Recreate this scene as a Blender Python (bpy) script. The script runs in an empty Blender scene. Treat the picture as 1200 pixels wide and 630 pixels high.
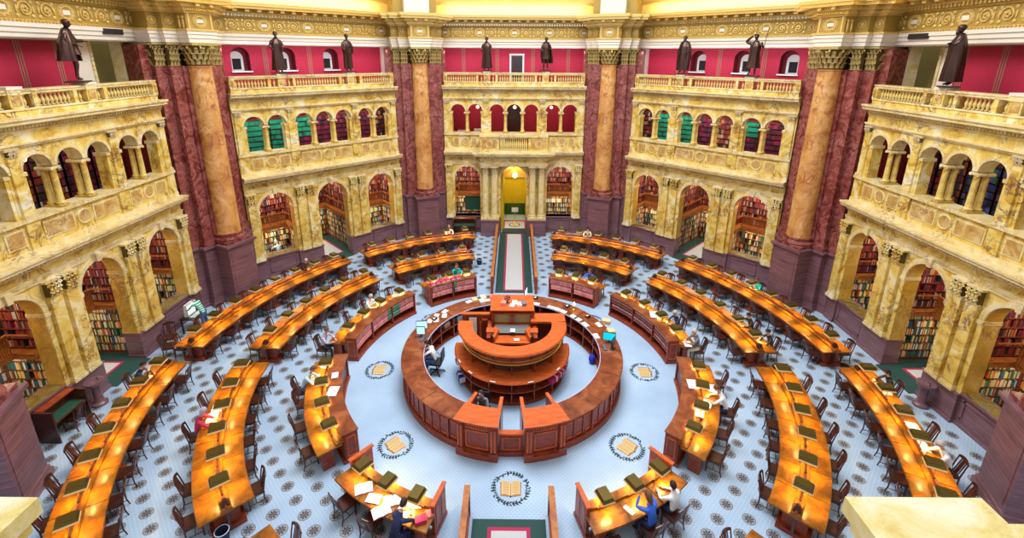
import bpy, bmesh, math, random
from mathutils import Vector, Matrix
random.seed(7)
PI=math.pi
S=bpy.context.scene
COL=S.collection
R=math.radians
def P(r,a,z=0.): return Vector((r*math.cos(R(a)),r*math.sin(R(a)),z))
# ------------------------------------------------------------------ materials
MATS={}
def newmat(name):
    m=bpy.data.materials.new(name); m.use_nodes=True
    nt=m.node_tree; b=nt.nodes['Principled BSDF']; MATS[name]=m
    return m,nt,b
def mat(name,col,rough=.5,metal=0.,emit=None,es=0.,spec=None,coat=0.):
    m,nt,b=newmat(name)
    b.inputs['Base Color'].default_value=(*col,1); b.inputs['Roughness'].default_value=rough
    b.inputs['Metallic'].default_value=metal
    if spec is not None: b.inputs['Specular IOR Level'].default_value=spec
    if coat: b.inputs['Coat Weight'].default_value=coat; b.inputs['Coat Roughness'].default_value=.15
    if emit: b.inputs['Emission Color'].default_value=(*emit,1); b.inputs['Emission Strength'].default_value=es
    return m
def node(nt,t,**k):
    n=nt.nodes.new(t)
    for a,v in k.items(): setattr(n,a,v)
    return n
def ramp(nt,stops,src):
    r=node(nt,'ShaderNodeValToRGB'); e=r.color_ramp.elements
    while len(e)<len(stops): e.new(.5)
    for el,(p,c) in zip(e,stops): el.position=p; el.color=(*c,1)
    nt.links.new(src,r.inputs[0]); return r
def noise(nt,vec,scale,detail=4,rough=.6,dist=0.):
    n=node(nt,'ShaderNodeTexNoise'); n.inputs['Scale'].default_value=scale; n.inputs['Detail'].default_value=detail
    n.inputs['Roughness'].default_value=rough; n.inputs['Distortion'].default_value=dist
    nt.links.new(vec,n.inputs['Vector']); return n
def mapping(nt,scale=(1,1,1),coord='Object',rot=(0,0,0)):
    c=node(nt,'ShaderNodeTexCoord'); m=node(nt,'ShaderNodeMapping'); m.inputs['Scale'].default_value=scale; m.inputs['Rotation'].default_value=rot
    nt.links.new(c.outputs[coord],m.inputs[0]); return m.outputs[0]
def mix(nt,fac,a,b,mode='MIX'):
    m=node(nt,'ShaderNodeMix',data_type='RGBA',blend_type=mode)
    for s,i in ((fac,0),(a,6),(b,7)):
        if hasattr(s,'links') or isinstance(s,bpy.types.NodeSocket): nt.links.new(s,m.inputs[i])
        elif i==0: m.inputs[0].default_value=s
        else: m.inputs[i].default_value=(*s,1)
    return m.outputs[2]
def bump(nt,b,src,strength=.3,dist=.02):
    n=node(nt,'ShaderNodeBump'); n.inputs['Strength'].default_value=strength; n.inputs['Distance'].default_value=dist
    nt.links.new(src,n.inputs['Height']); nt.links.new(n.outputs[0],b.inputs['Normal'])
def marble(name,stops,vein,scale=.9,vs=1.5,rough=.28,vth=.035,coord='Object',vamt=1.):
    m,nt,b=newmat(name); v=mapping(nt,coord=coord)
    n=noise(nt,v,scale,7,.62,1.6); base=ramp(nt,stops,n.outputs['Fac']).outputs[0]
    n2=noise(nt,v,vs,6,.65,1.2)
    s=node(nt,'ShaderNodeMath',operation='SUBTRACT'); nt.links.new(n2.outputs['Fac'],s.inputs[0]); s.inputs[1].default_value=.5
    a=node(nt,'ShaderNodeMath',operation='ABSOLUTE'); nt.links.new(s.outputs[0],a.inputs[0])
    r=ramp(nt,[(0,(vamt,)*3),(vth,(0,0,0))],a.outputs[0])
    n3=noise(nt,v,.7,2); r3=ramp(nt,[(.42,(0,0,0)),(.6,(1,1,1))],n3.outputs['Fac'])
    k=mix(nt,1.,r.outputs[0],r3.outputs[0],'MULTIPLY')
    nt.links.new(mix(nt,k,base,vein),b.inputs['Base Color']); b.inputs['Roughness'].default_value=rough
    return m
marble('siena',[(.30,(.30,.14,.02)),(.39,(.60,.37,.05)),(.47,(.76,.54,.12)),(.55,(.80,.63,.20)),(.65,(.87,.78,.48)),(.76,(.86,.82,.74))],(.14,.06,.08),1.2,1.1,.3,.028)
marble('siena_reveal',[(.25,(.50,.27,.03)),(.5,(.68,.42,.07)),(.7,(.76,.58,.22))],(.30,.14,.05),.9,1.4)
marble('siena_panel',[(.25,(.33,.15,.05)),(.5,(.58,.36,.10)),(.72,(.76,.62,.36))],(.2,.1,.1),1.8,2.2)
marble('cream_marble',[(.3,(.64,.47,.15)),(.5,(.80,.66,.32)),(.7,(.88,.80,.58))],(.38,.24,.12),1.2,1.6)
marble('column_marble',[(.28,(.34,.11,.03)),(.44,(.58,.26,.07)),(.58,(.72,.40,.14)),(.75,(.78,.56,.34))],(.30,.08,.05),.8,1.1,.22)
marble('red_marble',[(.3,(.09,.018,.014)),(.46,(.21,.042,.034)),(.6,(.33,.095,.08)),(.78,(.46,.22,.20))],(.50,.32,.30),2.2,2.2,.25,.012)
marble('parapet_marble',[(.3,(.62,.42,.10)),(.45,(.78,.64,.24)),(.58,(.84,.77,.50)),(.72,(.85,.80,.66))],(.5,.3,.2),5.,4.,.25,.012)
def streak(name,c1,c2,c3,rough=.35):
    m,nt,b=newmat(name); v=mapping(nt,(.6,.6,14)); n=noise(nt,v,1.6,6,.7,.5)
    nt.links.new(ramp(nt,[(.3,c1),(.5,c2),(.72,c3)],n.outputs['Fac']).outputs[0],b.inputs['Base Color']); b.inputs['Roughness'].default_value=rough
streak('tennessee',(.10,.042,.052),(.20,.095,.115),(.33,.18,.21))
def wood(name,c1,c2,c3,rough=.3,coat=.5,sc=(1.5,1.5,12),s=2.):
    m,nt,b=newmat(name); v=mapping(nt,sc); n=noise(nt,v,s,5,.6,1.)
    nt.links.new(ramp(nt,[(.3,c1),(.5,c2),(.72,c3)],n.outputs['Fac']).outputs[0],b.inputs['Base Color'])
    b.inputs['Roughness'].default_value=rough; b.inputs['Specular IOR Level'].default_value=.28; b.inputs['Coat Weight'].default_value=coat; b.inputs['Coat Roughness'].default_value=.12
wood('desk_wood',(.12,.034,.002),(.25,.080,.003),(.42,.155,.006),.34,.22,(2,2,2),1.3)
wood('cherry',(.15,.022,.010),(.27,.042,.016),(.40,.080,.026),.35,.25)
wood('cherry_top',(.42,.070,.014),(.56,.105,.022),(.66,.16,.038),.35,.15,(1,6,1))
wood('ring_top',(.10,.020,.007),(.22,.052,.018),(.38,.125,.045),.33,.2,(1,1,1),1.6)
wood('dark_wood',(.05,.016,.012),(.09,.028,.018),(.14,.045,.028),.38,.3)
wood('chair_wood',(.035,.010,.007),(.075,.02,.012),(.13,.036,.018),.35,.4)
wood('shelf_wood',(.10,.022,.012),(.17,.04,.018),(.25,.065,.028),.4,.2)
wood('rail_wood',(.26,.075,.015),(.40,.13,.03),(.52,.20,.05),.4,.3)
mat('hood_metal',(.12,.085,.016),.35,.6)
mat('hood_edge',(.62,.46,.20),.4,emit=(1,.66,.22),es=.12)
mat('hood_inside',(.9,.85,.7),.4)
mat('lamp_tube',(1,.9,.7),.4,emit=(1,.66,.22),es=14)
mat('bronze',(.085,.045,.038),.35,.75)
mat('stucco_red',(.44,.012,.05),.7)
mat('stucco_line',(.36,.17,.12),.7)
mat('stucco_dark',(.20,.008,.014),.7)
mat('white_stone',(.80,.73,.62),.5)
mat('gold',(.72,.52,.17),.4,.3)
mat('gold_ground',(.42,.28,.06),.5,.2)
mat('gold_bright',(.85,.62,.22),.3,.8)
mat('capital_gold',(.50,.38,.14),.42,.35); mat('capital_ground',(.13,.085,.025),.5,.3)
mat('capital_cream',(.62,.50,.28),.5)
mat('dark_metal',(.03,.03,.035),.4,.5)
mat('brass',(.75,.52,.18),.25,.9)
mat('glass_dark',(.015,.02,.03),.1)
mat('paper',(.86,.84,.80),.7)
mat('paper_cream',(.82,.72,.50),.7)
mat('card_box',(.72,.52,.28),.7)
mat('white_panel',(.78,.82,.80),.6)
mat('black_plastic',(.02,.02,.025),.4)
mat('screen_on',(.5,.7,.75),.2,emit=(.75,.95,1.),es=1.4)
mat('screen_blue',(.2,.45,.6),.2,emit=(.45,.75,.95),es=.9)
mat('screen_teal',(.0,.35,.45),.2,emit=(.0,.55,.65),es=.8)
mat('skin',(.60,.33,.22),.55); mat('skin_dark',(.20,.09,.05),.55)
mat('hair_dark',(.018,.012,.01),.6); mat('hair_grey',(.55,.52,.50),.6); mat('hair_brown',(.13,.06,.03),.6); mat('hair_blonde',(.55,.36,.15),.6)
for n,c in {'cloth_white':(.82,.83,.86),'cloth_lightblue':(.50,.68,.80),'cloth_navy':(.012,.022,.085),'cloth_black':(.015,.015,.02),'cloth_jeans':(.05,.13,.33),'cloth_crimson':(.52,.02,.10),
 'cloth_blue':(.03,.12,.62),'cloth_teal':(.0,.38,.42),'cloth_grey':(.16,.16,.18),'cloth_red':(.62,.05,.05),'cloth_green':(.02,.42,.26),'cloth_lilac':(.45,.42,.62),'cloth_cream':(.75,.68,.58),'bag_blue':(.02,.03,.55),
 'book_pink':(.85,.24,.22),'book_rose':(.70,.14,.18),'book_maroon':(.20,.03,.045),'book_green':(.01,.24,.16),'book_label':(.8,.5,.42),'magenta':(.60,.02,.16),'carpet_green':(.006,.055,.050),'carpet_red':(.42,.008,.075),'carpet_grey':(.50,.52,.54),
 'wreath':(.018,.045,.055),'emblem_page':(.66,.48,.22),'emblem_line':(.34,.17,.07),'rosette_dark':(.022,.042,.06),'rosette_rust':(.17,.085,.07),'rosette_tan':(.27,.31,.36),'green_wall':(.02,.09,.015),'leather_green':(.02,.09,.05),'plastic_clear':(.55,.62,.68)}.items(): mat(n,c,.75)
def wallpaint(name,c):
    m,nt,b=newmat(name); v=mapping(nt); n=noise(nt,v,1.2,3)
    nt.links.new(ramp(nt,[(.3,tuple(x*.88 for x in c)),(.7,c)],n.outputs['Fac']).outputs[0],b.inputs['Base Color']); b.inputs['Roughness'].default_value=.7
wallpaint('mosaic_yellow',(.66,.50,.01)); wallpaint('drum_yellow',(.85,.62,.16)); wallpaint('olive_wall',(.42,.36,.10))
# striped shirt
def stripes(name,c1,c2,f=15):
    m,nt,b=newmat(name); c=node(nt,'ShaderNodeTexCoord'); w=node(nt,'ShaderNodeTexWave'); w.bands_direction='Z'; w.inputs['Scale'].default_value=f/PI/2*2
    nt.links.new(c.outputs['Object'],w.inputs[0]); nt.links.new(ramp(nt,[(.62,c1),(.7,c2)],w.outputs['Fac']).outputs[0],b.inputs['Base Color']); b.inputs['Roughness'].default_value=.8
stripes('shirt_stripe_green',(.0,.42,.26),(.75,.9,.85),12); stripes('shirt_stripe_lilac',(.75,.7,.8),(.25,.15,.3),20)
# carpet
def carpet():
    m,nt,b=newmat('carpet'); v=mapping(nt)
    n=noise(nt,v,.35,3); base=ramp(nt,[(.35,(.33,.46,.64)),(.65,(.43,.58,.78))],n.outputs['Fac']).outputs[0]
    v2=mapping(nt,rot=(0,0,R(45))); ch=node(nt,'ShaderNodeTexVoronoi',feature='F1'); ch.inputs['Scale'].default_value=11; ch.inputs['Randomness'].default_value=0
    nt.links.new(v2,ch.inputs[0]); r=ramp(nt,[(.2,(1,1,1)),(.3,(0,0,0))],ch.outputs['Distance'])
    mm=node(nt,'ShaderNodeMath',operation='MULTIPLY'); nt.links.new(r.outputs[0],mm.inputs[0]); mm.inputs[1].default_value=.38
    nt.links.new(mix(nt,mm.outputs[0],base,(.22,.33,.48)),b.inputs['Base Color']); b.inputs['Roughness'].default_value=.9; b.inputs['Specular IOR Level'].default_value=.15
carpet()
# book spines: colour per volume
def spines(name,stops):
    m,nt,b=newmat(name); g=node(nt,'ShaderNodeNewGeometry')
    r=ramp(nt,stops,g.outputs['Random Per Island']); r.color_ramp.interpolation='CONSTANT'
    nt.links.new(r.outputs[0],b.inputs['Base Color']); b.inputs['Roughness'].default_value=.6
spines('spines_dark',[(0,(.22,.03,.03)),(.2,(.10,.02,.05)),(.35,(.03,.04,.10)),(.45,(.30,.06,.02)),(.58,(.02,.02,.02)),(.7,(.45,.22,.10)),(.8,(.28,.02,.07)),(.9,(.5,.45,.4))])
spines('spines_bright',[(0,(.60,.55,.42)),(.16,(.06,.10,.05)),(.3,(.70,.66,.58)),(.42,(.02,.20,.12)),(.54,(.50,.14,.02)),(.64,(.03,.05,.04)),(.76,(.72,.60,.10)),(.86,(.03,.12,.28)),(.93,(.75,.20,.08))])
spines('spines_green',[(0,(.0,.30,.20)),(.4,(.0,.36,.25)),(.7,(.0,.22,.16)),(.93,(.01,.08,.10))])
spines('spines_crimson',[(0,(.15,.006,.05)),(.25,(.22,.01,.08)),(.42,(.09,.006,.04)),(.62,(.035,.008,.03)),(.82,(.30,.01,.10)),(.93,(.03,.04,.14))])
spines('spines_blue',[(0,(.02,.04,.25)),(.3,(.01,.02,.03)),(.5,(.02,.16,.14)),(.65,(.05,.02,.03)),(.85,(.12,.12,.3))])
# ------------------------------------------------------------------ mesh builder
class MB:
    def __init__(s,M=None): s.v=[];s.f=[];s.m=[];s.mi=[];s.M=M
    def mat(s,n):
        if n not in s.m: s.m.append(n)
        return s.m.index(n)
    def add(s,vs,fs,m):
        o=len(s.v); k=s.mat(m)
        if s.M is not None: vs=[s.M@Vector(v) for v in vs]
        s.v+= [tuple(v) for v in vs]; s.f+=[[o+i for i in f] for f in fs]; s.mi+=[k]*len(fs)
    def box(s,x0,x1,y0,y1,z0,z1,m):
        s.add([(x0,y0,z0),(x1,y0,z0),(x1,y1,z0),(x0,y1,z0),(x0,y0,z1),(x1,y0,z1),(x1,y1,z1),(x0,y1,z1)],
          [(0,3,2,1),(4,5,6,7),(0,1,5,4),(1,2,6,5),(2,3,7,6),(3,0,4,7)],m)
    def obox(s,c,u,w,h,m):   # centre c, half-vectors u,w,h
        c,u,w,h=map(Vector,(c,u,w,h))
        vs=[c+a*u+b*w+d*h for d in(-1,1) for b in(-1,1) for a in(-1,1)]
        s.add(vs,[(0,2,3,1),(4,5,7,6),(0,1,5,4),(1,3,7,5),(3,2,6,7),(2,0,4,6)],m)
    def frust(s,c,w0,d0,w1,d1,h,m,a=0.):
        ca,sa=math.cos(a),math.sin(a); vs=[]
        for (w,d,z) in ((w0,d0,0),(w1,d1,h)):
            for x,y in ((-w,-d),(w,-d),(w,d),(-w,d)):
                vs.append((c[0]+(x*ca-y*sa)/2,c[1]+(x*sa+y*ca)/2,c[2]+z))
        s.add(vs,[(0,3,2,1),(4,5,6,7),(0,1,5,4),(1,2,6,5),(2,3,7,6),(3,0,4,7)],m)
    def prism(s,poly,z0,z1,m):
        n=len(poly); vs=[(x,y,z0) for x,y in poly]+[(x,y,z1) for x,y in poly]
        s.add(vs,[tuple(range(n))[::-1],tuple(range(n,2*n))]+[(i,(i+1)%n,n+(i+1)%n,n+i) for i in range(n)],m)
    def arc(s,prof,a0,a1,m,n=None,cx=0,cy=0):   # prof: closed list of (r,z); sweep round z axis
        n=n or max(2,int(abs(a1-a0)/2.2)); k=len(prof); vs=[]
        for i in range(n+1):
            a=R(a0+(a1-a0)*i/n); c,q=math.cos(a),math.sin(a)
            vs+=[(cx+r*c,cy+r*q,z) for r,z in prof]
        fs=[(i*k+j,i*k+(j+1)%k,(i+1)*k+(j+1)%k,(i+1)*k+j) for i in range(n) for j in range(k)]
        if abs(a1-a0)<359.9: fs+=[tuple(range(k))[::-1],tuple(n*k+j for j in range(k))]
        s.add(vs,fs,m)
    def arcbox(s,r0,r1,a0,a1,z0,z1,m,n=None): s.arc([(r0,z0),(r1,z0),(r1,z1),(r0,z1)],a0,a1,m,n)
    def lathe(s,prof,m,c=(0,0,0),n=16,a0=0,a1=360):   # prof open (r,z) list bottom-up
        vs=[];k=len(prof); full=a1-a0>=360; N=n if full else n+1
        for i in range(N):
            a=R(a0+(a1-a0)*i/n); vs+=[(c[0]+r*math.cos(a),c[1]+r*math.sin(a),c[2]+z) for r,z in prof]
        fs=[]
        for i in range(n):
            i2=(i+1)%N if full else i+1
            fs+=[(i*k+j,i2*k+j,i2*k+j+1,i*k+j+1) for j in range(k-1)]
        if full: fs+=[tuple(i*k for i in range(N))[::-1],tuple(i*k+k-1 for i in range(N))]
        s.add(vs,fs,m)
    def tube(s,pts,r,m,n=8,cap=True):
        pts=[Vector(p) for p in pts]; rs=r if isinstance(r,(list,tuple)) else [r]*len(pts); vs=[]
        up=None
        for i,p in enumerate(pts):
            d=(pts[min(i+1,len(pts)-1)]-pts[max(i-1,0)]).normalized()
            if up is None: up=Vector((0,0,1)) if abs(d.z)<.9 else Vector((1,0,0))
            a=d.cross(up).normalized(); b=a.cross(d); up=b
            vs+=[p+(a*math.cos(2*PI*j/n)+b*math.sin(2*PI*j/n))*rs[i] for j in range(n)]
        fs=[(i*n+j,i*n+(j+1)%n,(i+1)*n+(j+1)%n,(i+1)*n+j) for i in range(len(pts)-1) for j in range(n)]
        if cap: fs+=[tuple(range(n))[::-1],tuple((len(pts)-1)*n+j for j in range(n))]
        s.add(vs,fs,m)
    def ell(s,c,r,m,nu=12,nv=8,M=None):
        vs=[];
        for i in range(nv+1):
            t=PI*i/nv
            for j in range(nu):
                p=2*PI*j/nu; q=Vector((r[0]*math.sin(t)*math.cos(p),r[1]*math.sin(t)*math.sin(p),r[2]*math.cos(t)))
                if M is not None:q=M@q
                vs.append(Vector(c)+q)
        s.add(vs,[(i*nu+j,(i+1)*nu+j,(i+1)*nu+(j+1)%nu,i*nu+(j+1)%nu) for i in range(nv) for j in range(nu)],m)
    # wall plate with arched openings; arches (cx,hw,zb,zs)
    def plate(s,x0,x1,z0,z1,arches,y0,y1,m,mr,n=14):
        x=x0
        for cx,hw,zb,zs in sorted(arches):
            if cx-hw>x+1e-4: s.box(x,cx-hw,y0,y1,z0,z1,m)
            if zb>z0+1e-4: s.box(cx-hw,cx+hw,y0,y1,z0,zb,m)
            A=[(cx-hw*math.cos(PI*i/n),zs+hw*math.sin(PI*i/n)) for i in range(n+1)]
            for (xa,za),(xb,zc) in zip(A,A[1:]):
                s.add([(xa,y0,za),(xb,y0,zc),(xb,y0,z1),(xa,y0,z1),(xa,y1,za),(xb,y1,zc),(xb,y1,z1),(xa,y1,z1)],[(0,1,2,3),(7,6,5,4),(3,2,6,7)],m)
                s.add([(xa,y0,za),(xb,y0,zc),(xb,y1,zc),(xa,y1,za)],[(3,2,1,0)],mr)
            b=max(zb,z0)
            if zs>b:
                for xx,d in ((cx-hw+.002,1),(cx+hw-.002,-1)): s.add([(xx,y0,b),(xx,y1,b),(xx,y1,zs),(xx,y0,zs)],[(0,1,2,3)],mr)
            x=cx+hw
        if x<x1-1e-4: s.box(x,x1,y0,y1,z0,z1,m)
    def archring(s,cx,zs,r0,r1,y0,y1,m,n=16,down=None):
        for i in range(n):
            a,b=PI*i/n,PI*(i+1)/n; q=[]
            for y in (y0,y1):
                for r,t in ((r0,a),(r1,a),(r1,b),(r0,b)): q.append((cx-r*math.cos(t),y,zs+r*math.sin(t)))
            s.add(q,[(0,1,2,3)[::-1],(4,5,6,7),(1,5,6,2),(0,3,7,4)],m)
        if down is not None:
            s.box(cx-r1,cx-r0,y0,y1,down,zs,m); s.box(cx+r0,cx+r1,y0,y1,down,zs,m)
    def torus(s,c,Rr,r,m,ax='y',n=20,k=6,sx=1.,sz=1.):
        vs=[]
        for i in range(n):
            a=2*PI*i/n
            for j in range(k):
                b=2*PI*j/k; q=Rr+r*math.cos(b)
                vs.append((c[0]+q*math.cos(a)*sx,c[1]+r*math.sin(b),c[2]+q*math.sin(a)*sz) if ax=='y' else (c[0]+q*math.cos(a)*sx,c[1]+q*math.sin(a)*sz,c[2]+r*math.sin(b)))
        s.add(vs,[(i*k+j,((i+1)%n)*k+j,((i+1)%n)*k+(j+1)%k,i*k+(j+1)%k) for i in range(n) for j in range(k)],m)
    def mesh(s,name,smooth=None,origin=None):
        me=bpy.data.meshes.new(name)
        v=s.v if origin is None else [(a-origin[0],b-origin[1],c-origin[2]) for a,b,c in s.v]
        me.from_pydata(v,[],s.f)
        for n in s.m: me.materials.append(MATS[n])
        me.polygons.foreach_set('material_index',s.mi)
        if smooth:
            bm=bmesh.new(); bm.from_mesh(me); bmesh.ops.remove_doubles(bm,verts=bm.verts,dist=1e-5)
            bmesh.ops.recalc_face_normals(bm,faces=bm.faces)
            for e in bm.edges: e.smooth= len(e.link_faces)==2 and e.calc_face_angle(9)<R(smooth)
            for f in bm.faces: f.smooth=True
            bm.to_mesh(me); bm.free()
        else:
            bm=bmesh.new(); bm.from_mesh(me); bmesh.ops.recalc_face_normals(bm,faces=bm.faces); bm.to_mesh(me); bm.free()
        me.update(); return me
    def build(s,name,parent=None,smooth=None,local=False):
        """world-space verts; local=True: verts are already in the parent's frame"""
        org=None
        if parent is None and not local and s.v:
            xs=[v[0] for v in s.v]; ys=[v[1] for v in s.v]; zs=[v[2] for v in s.v]
            org=((min(xs)+max(xs))/2,(min(ys)+max(ys))/2,min(zs))
        elif parent is not None and not local: org=tuple(worldloc(parent))
        o=bpy.data.objects.new(name,s.mesh(name,smooth,org)); COL.objects.link(o)
        if parent is not None: o.parent=parent
        elif org: o.location=org
        return o
def worldloc(o):
    v=Vector(o.location)
    while o.parent: o=o.parent; v+=Vector(o.location)
    return v
def tag(o,label=None,cat=None,group=None,kind=None):
    if label: o['label']=label
    if cat: o['category']=cat
    if group: o['group']=group
    if kind: o['kind']=kind
    return o
def empty(name,loc,rz=0.,label=None,cat=None,group=None,kind=None):
    o=bpy.data.objects.new(name,None); COL.objects.link(o); o.location=loc; o.rotation_euler=(0,0,rz); o.empty_display_size=.1
    return tag(o,label,cat,group,kind)
KIDS={}
def dup(root,loc=None,rz=None,label=None,group=None,name=None):
    r=root.copy(); COL.objects.link(r)
    if name: r.name=name
    if loc is not None: r.location=loc
    if rz is not None: r.rotation_euler=(0,0,rz)
    if label: r['label']=label
    if group: r['group']=group
    kids=KIDS.get(root.name)
    if kids is None:
        kids=[(c,list(c.children)) for c in root.children]; KIDS[root.name]=kids
    for ch,gs in kids:
        c=ch.copy(); COL.objects.link(c); c.parent=r
        for g in gs:
            d=g.copy(); COL.objects.link(d); d.parent=c
    return r
ORD=['first','second','third','fourth','fifth','sixth','seventh','eighth','ninth','tenth']
WS=.6; EXPO=.38; DOME=4500; OCU=4500
# ------------------------------------------------------------------ architecture
A=15.12
def leaf(mb,p,out,up,w,h,m,curl=.35):
    """small acanthus leaf: bent strip with a folded rib"""
    p,out,up=Vector(p),Vector(out).normalized(),Vector(up); sd=out.cross(up).normalized(); vs=[]
    N=5
    for i in range(N+1):
        t=i/N; z=h*(t if t<.85 else .85-(t-.85)*1.2); o=.02+curl*h*(t**2.4); ww=w/2*(1-.25*t)*(1 if i<N else .45)*(1.08 if i%2 else .9)
        c=p+up*z+out*o
        vs+=[c-sd*ww,c+out*.018,c+sd*ww,c-out*.02]
    fs=[]
    for i in range(N):
        for j in range(4): fs.append((i*4+j,i*4+(j+1)%4,i*4+4+(j+1)%4,i*4+4+j))
    fs+=[(3,2,1,0),(N*4,N*4+1,N*4+2,N*4+3)]
    mb.add(vs,fs,m)
def volute(mb,c,side,up,r,m,d=.05):
    c,side,up=Vector(c),Vector(side).normalized(),Vector(up); pts=[]
    for i in range(15):
        a=i/14*2.6*PI; q=r*(1-.055*i)
        pts.append(c+side*(q*math.cos(a))+up*(q*math.sin(a)))
    mb.tube(pts,[d*(1-.03*i) for i in range(15)],m,5)
def flatcap(mb,x0,x1,y,z0,z1,m,proj=.1,leaves=3,mg=None):
    """Corinthian pilaster capital on the plane y (front towards -y)"""
    mg=mg or m; h=z1-z0
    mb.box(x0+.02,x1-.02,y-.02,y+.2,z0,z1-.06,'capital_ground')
    mb.box(x0-.06,x1+.06,y-proj,y+.2,z1-.07,z1,m)
    mb.box(x0-.015,x1+.015,y-.03,y+.1,z0,z0+.03,m)
    for row in range(3):
        k=leaves+(row%2); w=(x1-x0)/leaves
        for i in range(k):
            xc=x0+(i+.5)*(x1-x0)/k
            leaf(mb,(xc,y-.02-.015*row,z0+.03+h*.24*row),(0,-1,0),(0,0,1),w*.8,h*.32,mg,.45)
    for x,sd in ((x0+.04,-1),(x1-.04,1)): volute(mb,(x,y-.07,z1-.14-h*.06),(sd,0,0),(0,0,1),h*.14,mg,.022)
    volute(mb,((x0+x1)/2,y-.06,z1-.14),(1,0,0),(0,0,1),h*.09,mg,.02)
def molding(mb,x0,x1,y,steps,m,ret=.0):
    """steps: (projection, z0, z1)"""
    for p,z0,z1 in steps: mb.box(x0-ret*p,x1+ret*p,y-p,y+.2,z0,z1,m)
GA=[(-3.66,.475),(-2.53,.475),(-1.13,.475),(0,.475),(1.13,.475),(2.53,.475),(3.66,.475)]
ionic=None
def gallery_column():
    mb=MB(); prof=[(.13,0),(.13,.05),(.145,.06),(.145,.09),(.11,.12),(.1,.14),(.098,.5),(.09,1.12),(.085,1.2),(.105,1.21),(.105,1.24),(.09,1.25)]
    mb.box(-.15,.15,-.15,.15,0,.04,'siena')
    mb.lathe([(r,z+.03) for r,z in prof],'siena',n=14)
    mb.box(-.14,.14,-.12,.12,1.27,1.36,'cream_marble')
    for s in(-1,1): mb.tube([(s*.13,-.13,1.29),(s*.13,.13,1.29)],.055,'cream_marble',9)
    return mb
def small_column():   # round Corinthian column of the portal
    mb=MB(); mb.box(-.3,.3,-.3,.3,0,.12,'cream_marble')
    mb.lathe([(.29,.12),(.29,.19),(.25,.23),(.27,.27),(.27,.30),(.235,.33),(.23,.5),(.225,1.4),(.2,3.15),(.22,3.17),(.22,3.2)],'cream_marble',n=20)
    mb.lathe([(.19,3.2),(.2,3.4),(.27,3.62),(.27,3.66)],'capital_gold',n=16)
    for row in range(2):
        for i in range(8):
            a=2*PI*(i+row*.5)/8; leaf(mb,(.19*math.cos(a),.19*math.sin(a),3.2),(math.cos(a),math.sin(a),0),(0,0,1),.13,.2+.16*row,'capital_cream',.3)
    for i in range(4):
        a=PI/4+i*PI/2; volute(mb,(.27*math.cos(a),.27*math.sin(a),3.6),(math.cos(a),math.sin(a),0),(0,0,1),.06,'capital_cream',.02)
    mb.box(-.28,.28,-.28,.28,3.66,3.74,'cream_marble')
    return mb
def baluster_mb():
    mb=MB(); mb.box(-.055,.055,-.055,.055,0,.04,'cream_marble'); mb.box(-.055,.055,-.055,.055,.38,.42,'cream_marble')
    mb.lathe([(.04,.04),(.035,.07),(.055,.12),(.062,.17),(.045,.25),(.028,.31),(.03,.34),(.045,.36),(.04,.38)],'siena',n=8)
    return mb
ME_BAL=baluster_mb().mesh('baluster',50); ME_GC=gallery_column().mesh('gallery_column',40); ME_SC=small_column().mesh('portal_column',40)
def link(name,me,parent,loc=(0,0,0),rz=0.):
    o=bpy.data.objects.new(name,me); COL.objects.link(o); o.parent=parent; o.location=loc; o.rotation_euler=(0,0,rz); return o
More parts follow.
